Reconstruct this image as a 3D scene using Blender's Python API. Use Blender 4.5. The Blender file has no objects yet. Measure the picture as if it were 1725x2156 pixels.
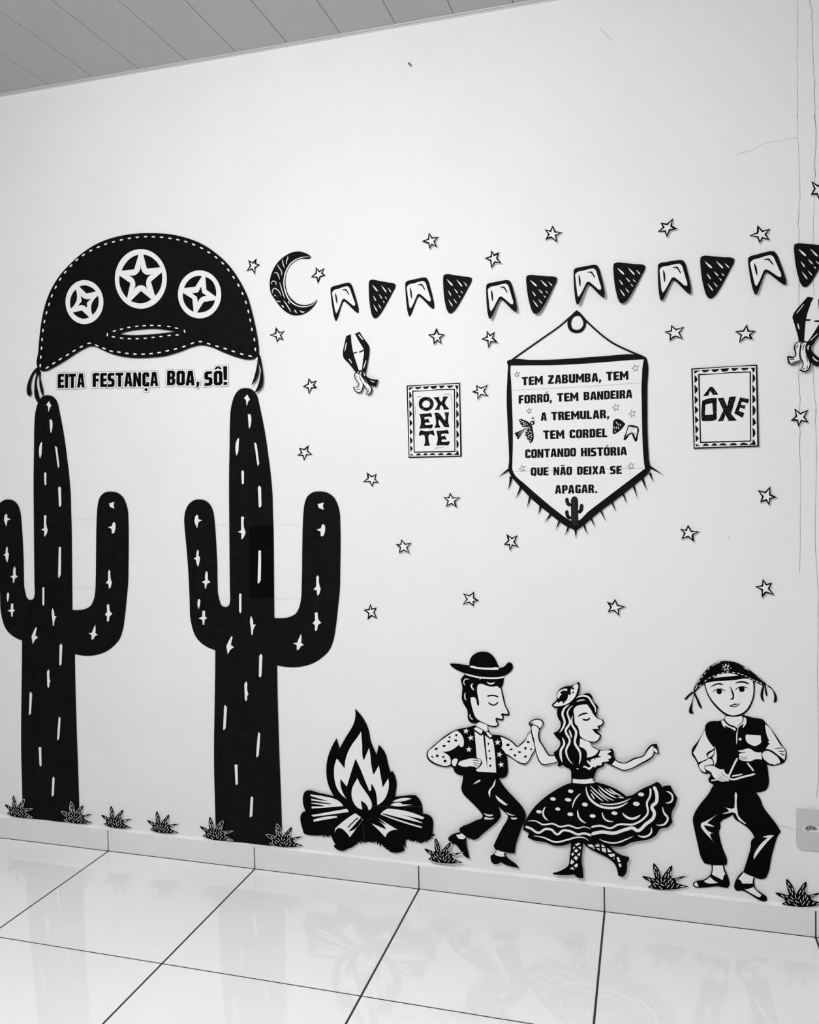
import bpy, bmesh, math, random
from mathutils import Vector, Matrix
from mathutils.geometry import tessellate_polygon, delaunay_2d_cdt

random.seed(7)
sc = bpy.context.scene
COL = sc.collection
TS = 0.647                      # floor tile pitch in metres (ceiling boards then come out 0.20 m wide)

# ------------------------------------------------------------------ camera
FPX = 1734.32                   # focal length in pixels of the 1725 px wide frame
RM = Matrix(((0.960686, 0.009319, 0.277482), (0.276709, 0.049591, -0.959673), (-0.022704, 0.998726, 0.045063)))
CP = Vector((3.232865, -4.281994, 2.288465)) * TS
cam = bpy.data.cameras.new('camera')
cam.sensor_fit = 'HORIZONTAL'
cam.sensor_width = 36.0
cam.lens = 36.0 * FPX / 1725.0
cam.clip_start = 0.02
co = bpy.data.objects.new('camera', cam)
COL.objects.link(co)
co.matrix_world = Matrix.Translation(CP) @ RM.normalized().to_4x4()
sc.camera = co

# ------------------------------------------------------------------ light and exposure
sc.view_settings.view_transform = 'Standard'
sc.view_settings.look = 'None'
sc.view_settings.gamma = 1.0
sc.view_settings.use_curve_mapping = False
sc.view_settings.exposure = 0.06
wd = bpy.data.worlds.new('world')
sc.world = wd
wd.use_nodes = True
wd.node_tree.nodes['Background'].inputs[0].default_value = (1, 1, 1, 1)
wd.node_tree.nodes['Background'].inputs[1].default_value = 0.30

# one bright bulb near the ceiling, behind and left of the photographer
lb = bpy.data.lights.new('ceiling_bulb_light', 'POINT')
lb.energy = 140
lb.shadow_soft_size = 0.045
lo = bpy.data.objects.new('ceiling_bulb_light', lb); COL.objects.link(lo)
lo.location = (0.95, -2.45, 2.55)
# added soft fill light without a known fixture, facing down to brighten the floor
la = bpy.data.lights.new('floor_fill_light', 'AREA')
la.shape = 'RECTANGLE'; la.size = 1.2; la.size_y = 0.5; la.energy = 33
ao = bpy.data.objects.new('floor_fill_light', la); COL.objects.link(ao)
ao.location = (2.0, -3.4, 2.98)

# ------------------------------------------------------------------ materials
def mat(name, base, rough=0.6, noise=0.0, nscale=40.0, bump=0.0, bscale=300.0, spec=0.5):
    m = bpy.data.materials.new(name); m.use_nodes = True
    nt = m.node_tree; b = nt.nodes['Principled BSDF']
    b.inputs['Roughness'].default_value = rough
    b.inputs['Specular IOR Level'].default_value = spec
    tc = nt.nodes.new('ShaderNodeNewGeometry')
    n = nt.nodes.new('ShaderNodeTexNoise'); n.inputs['Scale'].default_value = nscale
    n.inputs['Detail'].default_value = 4
    nt.links.new(tc.outputs['Position'], n.inputs['Vector'])
    r = nt.nodes.new('ShaderNodeMapRange')
    r.inputs['From Min'].default_value = 0.3; r.inputs['From Max'].default_value = 0.7
    r.inputs['To Min'].default_value = base * (1 - noise); r.inputs['To Max'].default_value = base * (1 + noise)
    nt.links.new(n.outputs['Fac'], r.inputs['Value'])
    nt.links.new(r.outputs['Result'], b.inputs['Base Color'])
    if bump:
        n2 = nt.nodes.new('ShaderNodeTexNoise'); n2.inputs['Scale'].default_value = bscale
        n2.inputs['Detail'].default_value = 5
        nt.links.new(tc.outputs['Position'], n2.inputs['Vector'])
        bp = nt.nodes.new('ShaderNodeBump'); bp.inputs['Strength'].default_value = bump
        bp.inputs['Distance'].default_value = 0.002
        nt.links.new(n2.outputs['Fac'], bp.inputs['Height'])
        nt.links.new(bp.outputs['Normal'], b.inputs['Normal'])
    return m
M = {
    'wall': mat('wall_paint', 0.80, 0.55, 0.015, 3.0, 0.25, 60.0),
    'base': mat('baseboard_tile', 0.76, 0.35, 0.02, 8.0),
    'mortar': mat('mortar', 0.92, 0.8, 0.04, 60.0, 0.5, 200.0),
    'floor': mat('floor_tile_glaze', 0.93, 0.03, 0.012, 5.0, 0, 300, 0.5),
    'grout': mat('dark_grout', 0.035, 0.9, 0.2, 60.0),
    'ceil': mat('ceiling_board', 0.40, 0.5, 0.02, 10.0),
    'joint': mat('ceiling_joint', 0.10, 0.8),
    'trim': mat('ceiling_trim', 0.52, 0.5, 0.02, 10.0),
    'k': mat('black_print', 0.0048, 0.6, 0.25, 30.0, 0.15, 120.0, 0.06),
    'k2': mat('black_print_dense', 0.0024, 0.6, 0.2, 30.0, 0.1, 120.0, 0.03),
    'w': mat('white_paper', 0.80, 0.6, 0.01, 20.0),
    'g': mat('grey_print', 0.16, 0.6, 0.05, 20.0),
    'dg': mat('dark_grey_print', 0.055, 0.6, 0.05, 20.0),
    'crack': mat('crack_shadow', 0.14, 0.9, 0.3, 15.0),
    'crackl': mat('faint_crack', 0.24, 0.9, 0.2, 15.0),
    'plate': mat('painted_outlet_plate', 0.55, 0.5, 0.03, 30.0),
    'plastic': mat('white_plastic', 0.72, 0.35),
    'plasticg': mat('grey_plastic', 0.22, 0.5),
    'hole': mat('socket_hole', 0.01, 0.8),
    'nail': mat('dark_steel', 0.03, 0.4),
}

# ------------------------------------------------------------------ helpers
YW = 0.018                      # the wall plane; the front face of the baseboard tiles is at y = 0

def on_plane(x, y, yp):
    "point of the photograph on the vertical plane y = yp"
    d = RM @ Vector(((x - 862.5) / FPX, -(y - 1078.0) / FPX, -1.0))
    return CP + d * ((yp - CP.y) / d.y)

def on_height(x, y, z):
    d = RM @ Vector(((x - 862.5) / FPX, -(y - 1078.0) / FPX, -1.0))
    return CP + d * ((z - CP.z) / d.z)

def link(name, me, m, parent=None, loc=None):
    o = bpy.data.objects.new(name, me)
    if m is not None and len(me.materials) == 0:
        me.materials.append(m)
    COL.objects.link(o)
    if parent is not None:
        o.parent = parent
    if loc is not None:
        o.location = loc
    return o

def tag(o, label=None, cat=None, group=None, kind=None):
    if label: o['label'] = label
    if cat: o['category'] = cat
    if group: o['group'] = group
    if kind: o['kind'] = kind
    return o

def empty(name, loc, label, cat, group=None):
    o = bpy.data.objects.new(name, None)
    o.empty_display_size = 0.05
    COL.objects.link(o)
    o.location = loc
    return tag(o, label, cat, group)

def box_me(name, x0, x1, y0, y1, z0, z1, bev=0.0):
    bm = bmesh.new()
    bmesh.ops.create_cube(bm, size=1.0)
    for v in bm.verts:
        v.co = Vector(((x0 + x1) / 2 + v.co.x * (x1 - x0), (y0 + y1) / 2 + v.co.y * (y1 - y0), (z0 + z1) / 2 + v.co.z * (z1 - z0)))
    if bev:
        bmesh.ops.bevel(bm, geom=list(bm.edges), offset=bev, segments=2, affect='EDGES')
    me = bpy.data.meshes.new(name); bm.to_mesh(me); bm.free()
    return me

# ---- outlines traced on the wall: crop coordinates -> photograph coordinates
class Crop:
    def __init__(s, x0, y0, k): s.x0, s.y0, s.k = x0, y0, k
    def __call__(s, x, y): return (s.x0 + x * s.k, s.y0 + y * s.k)
    def pts(s, txt):
        a = [float(t) for t in txt.replace(',', ' ').split()]
        return [s(a[i], a[i + 1]) for i in range(0, len(a) - 1, 2)]

def smooth(p, closed=True, ang=52.0, step=3.0):
    n = len(p); out = []
    P = [Vector(q) for q in p]
    def tan(i):
        if not closed and (i == 0 or i == n - 1): return None
        a = P[i] - P[i - 1]; b = P[(i + 1) % n] - P[i]
        if a.length < 1e-6 or b.length < 1e-6: return None
        if math.degrees(a.angle(b)) > ang: return None
        t = a.normalized() * b.length + b.normalized() * a.length
        return t.normalized()
    T = [tan(i) for i in range(n)]
    for i in range(n if closed else n - 1):
        a, b = P[i], P[(i + 1) % n]; L = (b - a).length
        if L < 1e-6: continue
        d = (b - a) / L
        t0 = T[i] if T[i] is not None else None
        t1 = T[(i + 1) % n]
        if t0 is None and t1 is None:
            out.append(tuple(a)); continue
        if t0 is None: t0 = (2 * d - t1).normalized() if t1 is not None else d
        if t1 is None: t1 = (2 * d - t0).normalized()
        m = max(1, min(6, int(L / step + 0.5)))
        for k in range(m):
            u = k / m
            h = (2*u**3 - 3*u**2 + 1) * a + (u**3 - 2*u**2 + u) * L * t0 + (-2*u**3 + 3*u**2) * b + (u**3 - u**2) * L * t1
            out.append(tuple(h))
    if not closed: out.append(tuple(P[-1]))
    return out

def poly(c, txt, sm=True, holes=(), ang=52.0):
    o = c.pts(txt)
    if sm: o = smooth(o, True, ang)
    hs = []
    for h in holes:
        q = c.pts(h) if isinstance(h, str) else h
        hs.append(smooth(q, True, ang) if sm else q)
    return ('P', o, hs)

def ell(c, x, y, rx, ry=None, a=0.0, n=20):
    ry = rx if ry is None else ry
    if (rx * c.k) < 2.5: n = 8
    ca, sa = math.cos(math.radians(a)), math.sin(math.radians(a))
    o = []
    for i in range(n):
        t = 2 * math.pi * i / n; u, v = rx * math.cos(t), ry * math.sin(t)
        o.append(c(x + u * ca - v * sa, y + u * sa + v * ca))
    return ('P', o, [])

def stroke(c, txt, w, ends='taper', sm=True):
    "a drawn line: w = width in crop units; ends taper / round / flat / in (wide start, pointed end)"
    p = c.pts(txt)
    if sm and len(p) > 2: p = smooth(p, False, 75.0)
    if len(p) == 2:
        a, b = Vector(p[0]), Vector(p[1])
        p = [tuple(a.lerp(b, u)) for u in (0, .12, .3, .5, .7, .88, 1)]
    P = [Vector(q) for q in p]
    Ls = [0.0]
    for i in range(1, len(P)): Ls.append(Ls[-1] + (P[i] - P[i - 1]).length)
    W = w * c.k / 2
    le, ri = [], []
    for i, q in enumerate(P):
        a = P[i] - P[max(0, i - 1)]; b = P[min(len(P) - 1, i + 1)] - P[i]
        d = (a.normalized() if a.length > 1e-9 else Vector((0, 0))) + (b.normalized() if b.length > 1e-9 else Vector((0, 0)))
        d = d.normalized() if d.length > 1e-9 else Vector((1, 0))
        nn = Vector((-d.y, d.x)); u = Ls[i] / max(1e-9, Ls[-1])
        e = min(Ls[i], Ls[-1] - Ls[i])
        if ends == 'taper': f = min(1.0, 0.12 + (math.sin(math.pi * u)) ** 0.6)
        elif ends == 'round': f = 1.0 if e > W else max(0.35, math.sqrt(max(0, 1 - (1 - e / W) ** 2)))
        elif ends == 'in': f = max(0.08, 1 - u)
        else: f = 1.0
        le.append(tuple(q + nn * W * f)); ri.append(tuple(q - nn * W * f))
    return ('S', le, ri)

def lens(c, x0, y0, x1, y1, w, blunt=0.5):
    "a seed shaped dash, pointed at its start"
    a, b = Vector((x0, y0)), Vector((x1, y1)); d = (b - a); L = d.length; d /= L
    n = Vector((-d.y, d.x)); o = []
    prof = [(0, 0.1), (.25, .55), (.55, .95), (.8, 1), (.94, .75 * blunt + .2), (1, .3 * blunt)]
    for u, f in prof: o.append(a + d * L * u + n * w / 2 * f)
    for u, f in reversed(prof): o.append(a + d * L * u - n * w / 2 * f)
    return ('P', [c(q.x, q.y) for q in o], [])

def offset_loop(p, r):
    n = len(p); P = [Vector(q) for q in p]
    A = sum(P[i].x * P[(i + 1) % n].y - P[(i + 1) % n].x * P[i].y for i in range(n))
    s = 1 if A > 0 else -1
    out = []
    for i in range(n):
        a = (P[i] - P[i - 1]); b = (P[(i + 1) % n] - P[i])
        if a.length < 1e-9 or b.length < 1e-9: continue
        a.normalize(); b.normalize()
        na = Vector((a.y, -a.x)) * s; nb = Vector((b.y, -b.x)) * s
        m = na + nb
        if m.length < 1e-6: m = na
        m.normalize(); k = min(1.7, 1.0 / max(0.3, m.dot(na)))
        out.append(tuple(P[i] + m * r * k))
    return out

def grown(shape, r):
    return ('P', offset_loop(shape[1], r), [])

def area2(p):
    return 0.5 * sum(p[i][0] * p[(i + 1) % len(p)][1] - p[(i + 1) % len(p)][0] * p[i][1] for i in range(len(p)))

def inside(x, y, loops):
    c = False
    for p in loops:
        j = len(p) - 1
        for i in range(len(p)):
            if (p[i][1] > y) != (p[j][1] > y) and x < (p[j][0] - p[i][0]) * (y - p[i][1]) / (p[j][1] - p[i][1]) + p[i][0]:
                c = not c
            j = i
    return c

def triangulate(o, hs):
    loops = [o] + list(hs)
    flat = [q for l in loops for q in l]
    try:
        tr = tessellate_polygon([[Vector((q[0], q[1], 0)) for q in l] for l in loops])
        want = abs(area2(o)) - sum(abs(area2(h)) for h in hs)
        got = sum(abs(area2([flat[i] for i in t])) for t in tr)
        if abs(got - want) < 0.01 * want + 1e-9:
            return flat, [tuple(t) for t in tr]
    except Exception:
        pass
    edges = []; b = 0
    for l in loops:
        edges += [(b + i, b + (i + 1) % len(l)) for i in range(len(l))]; b += len(l)
    r = delaunay_2d_cdt([Vector(q) for q in flat], edges, [], 0, 1e-6)
    vs = [tuple(v) for v in r[0]]; tr = []
    for f in r[2]:
        cx = sum(vs[i][0] for i in f) / len(f); cy = sum(vs[i][1] for i in f) / len(f)
        if inside(cx, cy, loops): tr.append(tuple(f))
    return vs, tr

class Cutout:
    "a printed paper cut-out fixed on the wall: an Empty with its sheets and prints as parts"
    def __init__(s, name, label, cat, group, cx, cy, y0, y1, lift=(0.003, 0.003)):
        s.y0, s.y1, s.lift = y0, y1, (lift[0] * 1.25, lift[1] * 1.4)
        s.base = on_plane(cx, cy, YW)
        s.e = empty(name, s.base, label, cat, group)
        s.n = 0
    def off(s, x, y):
        "distance of the sheet from the wall: it leans linearly with height"
        z0 = on_plane(x, s.y0, YW).z; z1 = on_plane(x, s.y1, YW).z; z = on_plane(x, y, YW).z
        u = min(1.3, max(-0.12, (z - z0) / (z1 - z0)))
        return s.lift[0] + (s.lift[1] - s.lift[0]) * u
    def part(s, name, shapes, m, layer=0.0, th=0.0003, parent=None, label=None, sheet=False):
        "layer: height over the lifted sheet plane in steps of 0.3 mm"
        if not isinstance(shapes, list): shapes = [shapes]
        verts, faces = [], []
        t = 0.0008 if sheet else th
        for sh in shapes:
            if sh[0] == 'S':
                le, ri = sh[1], sh[2]; n = len(le)
                flat = le + ri
                tr = []
                for i in range(n - 1): tr.append((i, i + 1, n + i + 1, n + i))
                loops = [le + ri[::-1]]
            else:
                flat, tr = triangulate(sh[1], sh[2]); loops = [sh[1]] + list(sh[2])
            b = len(verts)
            for q in flat:
                verts.append(on_plane(q[0], q[1], YW - s.off(q[0], q[1]) - layer * 0.0003 - 0.0008) - s.base)
            for f in tr:
                w = [verts[b + i] for i in f]
                nrm = (w[1] - w[0]).cross(w[2] - w[0])
                faces.append(tuple(b + i for i in (f if nrm.y < 0 else f[::-1])))
            for l in loops:
                c = len(verts); n = len(l)
                for q in l:
                    f = on_plane(q[0], q[1], YW - s.off(q[0], q[1]) - layer * 0.0003 - 0.0008)
                    verts.append(f - s.base)
                for j in range(n):
                    verts.append(verts[c + j] + Vector((0, t, 0)))
                for j in range(n):
                    k = (j + 1) % n
                    faces.append((c + j, c + n + j, c + n + k, c + k))
            if sheet:
                c = len(verts)
                for q in flat:
                    verts.append(on_plane(q[0], q[1], YW - s.off(q[0], q[1]) - layer * 0.0003 - 0.0008) - s.base + Vector((0, t, 0)))
                for f in tr: faces.append(tuple(c + i for i in f))
        me = bpy.data.meshes.new(name)
        me.from_pydata([tuple(v) for v in verts], [], faces)
        me.validate()
        o = link(name, me, m, parent or s.e)
        if label: o['label'] = label
        return o
    def each(s, name, shapes, m, layer=0.0, parent=None):
        "one part per printed piece"
        return [s.part(name, sh, m, layer, parent=parent) for sh in shapes]
    def pads(s, *px):
        "small double sided pads that hold the sheet off the wall"
        for (x, y) in px:
            w = 0.006; d = s.off(x, y)
            p = on_plane(x, y, YW) - s.base
            me = box_me('adhesive_pad', p.x - w, p.x + w, -d, -0.0003, p.z - w * .7, p.z + w * .7)
            link('adhesive_pad', me, M['w'], s.e)

def star5(t, q=0.56):
    "ten corner outline from five tips"
    cx = sum(a[0] for a in t) / 5; cy = sum(a[1] for a in t) / 5; o = []
    for i in range(5):
        a, b = t[i], t[(i + 1) % 5]
        mx, my = (a[0] + b[0]) / 2, (a[1] + b[1]) / 2
        o += [a, (cx + (mx - cx) * q, cy + (my - cy) * q)]
    return o

def regstar(c, x, y, r, rot=-90, q=0.42):
    o = []
    for i in range(10):
        a = math.radians(rot + 36 * i); rr = r if i % 2 == 0 else r * q
        o.append(c(x + rr * math.cos(a), y + rr * math.sin(a)))
    return ('P', o, [])

def affine(src, dst):
    "least squares affine map of the plane"
    import numpy as np
    A = np.array([[x, y, 1] for x, y in src]); B = np.array(dst)
    X, *_ = np.linalg.lstsq(A, B, rcond=None)
    return lambda p: (p[0] * X[0][0] + p[1] * X[1][0] + X[2][0], p[0] * X[0][1] + p[1] * X[1][1] + X[2][1])

def mapped(shape, f):
    if shape[0] == 'S': return ('S', [f(p) for p in shape[1]], [f(p) for p in shape[2]])
    return ('P', [f(p) for p in shape[1]], [[f(p) for p in h] for h in shape[2]])

# block lettering, ten units high, y up
GL = {
 'A': (6.2, '0,0 1.5,10 4.7,10 6.2,0 3.95,0 3.7,1.9 2.5,1.9 2.25,0', ['2.7,3.7 3.5,3.7 3.1,7.4']),
 'B': (5.6, '0,0 4.2,0 5.6,1.4 5.6,4.1 4.7,5.1 5.4,6.1 5.4,8.7 4.2,10 0,10', ['2.3,1.9 3.3,1.9 3.3,4.1 2.3,4.1', '2.3,6 3.2,6 3.2,8.1 2.3,8.1']),
 'C': (5.3, '1.3,0 5.3,0 5.3,3.1 3.1,3.1 3.1,2.1 2.4,2.1 2.4,7.9 3.1,7.9 3.1,6.7 5.3,6.7 5.3,9 4.3,10 1.3,10 0,8.7 0,1.3', []),
 'D': (5.5, '0,0 4.2,0 5.5,1.4 5.5,8.7 4.2,10 0,10', ['2.3,2 3.2,2 3.2,8 2.3,8']),
 'E': (5.1, '0,0 5.1,0 5.1,2.1 2.5,2.1 2.5,4 4.7,4 4.7,6 2.5,6 2.5,8 5,8 5,10 1,10 0,9.3', []),
 'F': (5.0, '0,0 2.5,0 2.5,3.8 4.6,3.8 4.6,5.9 2.5,5.9 2.5,8 5,8 5,10 1,10 0,9.2', []),
 'G': (5.5, '1.3,0 5.5,0 5.5,5.4 3.1,5.4 3.1,2.1 2.4,2.1 2.4,7.9 3.2,7.9 3.2,6.9 5.4,6.9 5.4,9 4.3,10 1.3,10 0,8.7 0,1.3', []),
 'H': (5.7, '0,0 2.3,0 2.3,3.9 3.4,3.9 3.4,0 5.7,0 5.7,10 3.4,10 3.4,6 2.3,6 2.3,10 0,10', []),
 'I': (2.4, '0,0 2.4,0 2.4,10 0,10', []),
 'L': (4.7, '0,0 4.7,0 4.7,2.1 2.4,2.1 2.4,10 0,10', []),
 'M': (7.6, '0,0 2.2,0 2.2,5.2 3.8,1.6 5.4,5.2 5.4,0 7.6,0 7.6,10 5.6,10 3.8,5.9 2,10 0,10', []),
 'N': (6.0, '0,0 2.2,0 2.2,5 3.7,0 6,0 6,10 3.8,10 3.8,5 2.3,10 0,10', []),
 'O': (5.7, '1.2,0 4.5,0 5.7,1.3 5.7,8.7 4.5,10 1.2,10 0,8.7 0,1.3', ['2.3,2.1 3.4,2.1 3.4,7.9 2.3,7.9']),
 'P': (5.5, '0,0 2.4,0 2.4,3.6 4.2,3.6 5.5,5 5.5,8.8 4.2,10 0,10', ['2.4,5.4 3.3,5.4 3.3,8.2 2.4,8.2']),
 'Q': (5.8, '1.2,0 3,0 4.1,-1.2 5.1,-.7 4.8,.4 5.8,1.5 5.8,8.7 4.5,10 1.2,10 0,8.7 0,1.3', ['2.3,2.3 2.9,2.9 3.5,2.3 3.5,7.9 2.3,7.9']),
 'R': (5.7, '0,0 2.4,0 2.4,3.8 3.1,3.8 3.4,0 5.7,0 5.3,4.2 4.7,4.9 5.5,5.8 5.5,8.7 4.3,10 0,10', ['2.4,5.8 3.3,5.8 3.3,8.1 2.4,8.1']),
 'S': (5.2, '0,0 3.9,0 5.2,1.3 5.2,4.8 4,6 2.5,6.2 2.5,8 5,8 5,10 1.2,10 0,8.8 0,5.3 1,4.2 2.8,4 2.8,2.1 0,2.1', []),
 'T': (5.7, '1.7,0 4.1,0 4.1,7.9 5.7,7.9 5.7,10 0,10 0,7.9 1.7,7.9', []),
 'U': (5.8, '1.2,0.4 3.4,-.2 4.6,0 5.8,.6 5.8,10 3.5,10 3.5,2.3 2.3,2.3 2.3,10 0,10 0,1.5', []),
 'X': (6.2, '0,0 2.4,0 3.1,2.6 3.8,0 6.2,0 4.5,5 6.1,10 3.7,10 3.1,7.5 2.4,10 0,10 1.7,5', []),
 'Z': (5.5, '0,0 5.4,0 5.4,2.1 2.9,2.1 5.4,7.9 5.4,10 .2,10 .2,7.9 2.6,7.9 0,2.1', []),
 ',': (2.2, '.1,2.2 2.2,2.4 2.2,.2 1,-1.7 0,-1.5 .4,.2', []),
 '.': (2.3, '0,0 2.3,0 2.3,2 0,2', []),
 '!': (2.4, '.1,3.4 2.3,3.4 2.5,12.8 -.1,12.8', []),
 '_': (2.6, None, []),
}
ACC = {'Ó': ('O', ['2,11 3.6,12.6 5,12.4 3.2,10.9']), 'Ô': ('O', ['.3,11 1.9,13 3.8,13 5.4,11 3.8,11 2.85,12 1.9,11']),
       'Ã': ('A', ['.6,10.8 1.2,12.2 2.6,12.6 3.8,11.9 5,12.6 4.6,11.2 3.4,10.9 2.4,11.4']), 'Ç': ('C', ['1.8,-3.2 3.9,-3.2 3.9,-1.2 1.8,-1.2'])}

def word(c, txt, BL, BR, h, gap=0.75):
    "block letters on the base line BL-BR (crop units), h = vector of a letter height"
    w = 0; items = []
    for ch in txt:
        g, extra = (ACC[ch] if ch in ACC else (ch, []))
        items.append((GL[g], extra, w, ch)); w += GL[g][0] + gap
    w -= gap
    def f(u, v, k):
        jx = 0.10 * math.sin(k * 2.3); jy = 0.14 * math.cos(k * 1.7)
        u2, v2 = (u + jx) / w, (v + (jy if v < 5 else jy * .5)) / 10
        return c(BL[0] + (BR[0] - BL[0]) * u2 + h[0] * v2, BL[1] + (BR[1] - BL[1]) * u2 + h[1] * v2)
    out = []
    P = lambda t: [tuple(float(a) for a in q.split(',')) for q in t.split()]
    for k, (g, extra, x, ch) in enumerate(items):
        if g[1] is None: continue
        out.append(('P', [f(x + u, v, k) for u, v in P(g[1])], [[f(x + u, v, k) for u, v in P(hh)] for hh in g[2]]))
        if ch == '!': out.append(('P', [f(x + u, v, k) for u, v in P('0,0 2.4,0 2.4,2.1 0,2.1')], []))
        for e in extra: out.append(('P', [f(x + u, v, k) for u, v in P(e)], []))
    return out

# ------------------------------------------------------------------ the room
HB = 0.13228 * TS               # baseboard height
D1 = 0.9631 * TS                # first row of floor tiles
ZC = 3.0296                     # ceiling at x = 0
X0, X1, YB = -2.4, 5.6, -5.2

wall = link('wall_back', box_me('wall_back', X0, X1, YW, YW + 0.15, -0.1, ZC + 0.2), M['wall'])
tag(wall, 'white painted plaster wall with hairline cracks near its right side', kind='structure')

floor = link('floor', box_me('floor', X0, X1, YB, YW, -0.12, -0.0016), M['grout'])
tag(floor, 'glossy white square floor tiles with dark grout', kind='structure')
g = 0.0033
rows = [(-D1, 0.0)] + [(-D1 - TS * (i + 1), -D1 - TS * i) for i in range(4)]
for r, (ya, yb) in enumerate(rows):
    for i in range(-2, 8):
        # the grout lines above the frame's left side are a little thinner than the middle ones
        xa, xb = TS * i + g, TS * (i + 1) - g
        xa = max(xa, X0); xb = min(xb, X1)
        if xb - xa < 0.05: continue
        gy = 0.0024
        me = box_me('floor_tile', xa, xb, ya + gy, yb - (0.0018 if r == 0 else gy), -0.0016, 0.0, 0.0006)
        link('floor_tile', me, M['floor'], floor)

bb = bpy.data.objects.new('baseboard_back', None); COL.objects.link(bb)
tag(bb, 'low skirting of grey white tiles along the foot of the wall', kind='structure')
for i in range(-3, 8):
    xa, xb = max(TS * i + 0.0022, X0), min(TS * (i + 1) - 0.0022, X1)
    if xb - xa < 0.05: continue
    me = box_me('skirting_tile', xa, xb, 0.0, 0.010, 0.0008, HB, 0.0008)
    link('skirting_tile', me, M['base'], bb)
# dark joint backing, then the sloping mortar fillet on top of the tiles
link('joint_backing', box_me('joint_backing', X0, X1, 0.0035, YW, 0.0, HB - 0.004), M['grout'], bb)
bm = bmesh.new(); N = 160; prev = None
for i in range(N + 1):
    x = X0 + (X1 - X0) * i / N
    j = 0.0009 * math.sin(i * 1.7) + 0.0007 * math.sin(i * 0.61)
    q = [bm.verts.new(v) for v in ((x, 0.0012, HB - 0.001), (x, 0.0045, HB + 0.0012 + j * .3), (x, YW - 0.001, HB + 0.0042 + j), (x, YW, HB + 0.0042 + j), (x, YW, HB - 0.001))]
    if prev:
        for k in range(5):
            bm.faces.new((prev[k], prev[(k + 1) % 5], q[(k + 1) % 5], q[k]))
    prev = q
bmesh.ops.recalc_face_normals(bm, faces=bm.faces[:])
me = bpy.data.meshes.new('mortar_fillet'); bm.to_mesh(me); bm.free()
link('mortar_fillet', me, M['mortar'], bb)

# ceiling of long plastic boards with V joints, a trim against the wall; it hangs a little lower to the right
def sag(me):
    for v in me.vertices: v.co.z -= 0.0059 * v.co.x
    return me
ceil = link('ceiling', sag(box_me('ceiling', X0, X1, YB, YW + 0.15, ZC + 0.006, ZC + 0.1)), M['joint'])
tag(ceil, 'ceiling of narrow grey plastic boards running toward the wall', kind='structure')
PW = 0.2020; PX = -0.3360
for i in range(-9, 32):
    xa, xb = PX + PW * i, PX + PW * (i + 1)
    if xb < X0 or xa > X1: continue
    me = box_me('ceiling_board', max(X0, xa + 0.0008), min(X1, xb - 0.0008), YB, 0.004, ZC, ZC + 0.0058, 0.0010)
    link('ceiling_board', sag(me), M['ceil'], ceil)
bm = bmesh.new()
prof = [(0.0035, ZC - 0.0002), (0.0045, ZC - 0.0028), (0.014, ZC - 0.0035), (0.0150, ZC - 0.0062), (YW, ZC - 0.0065), (YW, ZC + 0.0058), (0.0042, ZC + 0.0058)]
a = [bm.verts.new((X0, y, z)) for y, z in prof]; b = [bm.verts.new((X1, y, z)) for y, z in prof]
for k in range(len(prof)):
    bm.faces.new((a[k], a[(k + 1) % len(prof)], b[(k + 1) % len(prof)], b[k]))
bm.faces.new(a); bm.faces.new(b[::-1])
bmesh.ops.recalc_face_normals(bm, faces=bm.faces[:])
me = bpy.data.meshes.new('trim_1'); bm.to_mesh(me); bm.free(); sag(me)
tag(link('trim_1', me, M['trim']), 'narrow plastic trim where the ceiling boards meet the wall', kind='structure')

# hairline cracks and marks in the plaster (pieces of the wall)
def crack(px, w, m):
    P = [on_plane(x, y, YW) for x, y in px]; vs, fs = [], []
    for i, p in enumerate(P):
        d = (P[min(i + 1, len(P) - 1)] - P[max(i - 1, 0)]).normalized()
        n = Vector((-d.z, 0, d.x)); ww = w * (0.7 + 0.6 * random.random()) / 2
        vs += [p + n * ww - Vector((0, .0003, 0)), p - n * ww - Vector((0, .0003, 0))]
        if i: k = 2 * i; fs.append((k - 2, k, k + 1, k - 1))
    me = bpy.data.meshes.new('crack'); me.from_pydata([tuple(v) for v in vs], [], fs)
    return link('crack', me, m, wall)
c1 = Crop(1525, 0, 200 / 1725); c2 = Crop(1545, 240, 180 / 844); c3 = Crop(1465, 460, 260 / 1274); c4 = Crop(1575, 860, 150 / 735); c5 = Crop(1670, 1290, 55 / 276)
crack(c1.pts('1570,-60 1560,0 1555,55 1590,140 1605,210 1585,280 1610,390 1600,600 1612,900 1620,1120 1632,1220 1628,1350 1655,1530 1635,1640 1655,1980 1648,2156') +
      c2.pts('800,0 815,150 812,350 800,480 808,600 800,650'), 0.0013, M['crack'])
crack(c2.pts('800,650 797,810 797,900 788,1050 787,1280 786,1640 792,1700 794,1800') + c3.pts('1215,1600 1222,1750 1235,1900 1248,1960 1238,2100') +
      c4.pts('700,0 705,50 698,110 706,300 710,500 706,700 700,950 695,1350 700,1480 708,1600 720,1800 728,1960 724,2050 728,2156') +
      c5.pts('265,0 268,100 262,380 258,640 264,900 262,1040 268,1150 272,1500 272,1780 258,1850 252,1960'), 0.0012, M['crackl'])
crack(c1.pts('1335,-60 1335,0 1345,600 1335,950 1315,1050 1335,1100 1330,1500 1338,1950 1335,2156') +
      c2.pts('630,0 635,250 645,400 650,550 655,700 657,830 640,960 648,980 635,1100 648,1150 645,1275 648,1650 645,1880'), 0.0009, M['crackl'])
crack(c2.pts('640,960 648,980 635,1100 648,1150 645,1275 648,1650 645,1880') + c3.pts('1067,1580 1062,1650 1075,1750 1072,1800 1080,1850 1075,1960 1072,2000') +
      c4.pts('535,170 540,260 533,400 545,650 545,900 540,1150 542,1400 535,1700'), 0.0011, M['crack'])
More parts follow.
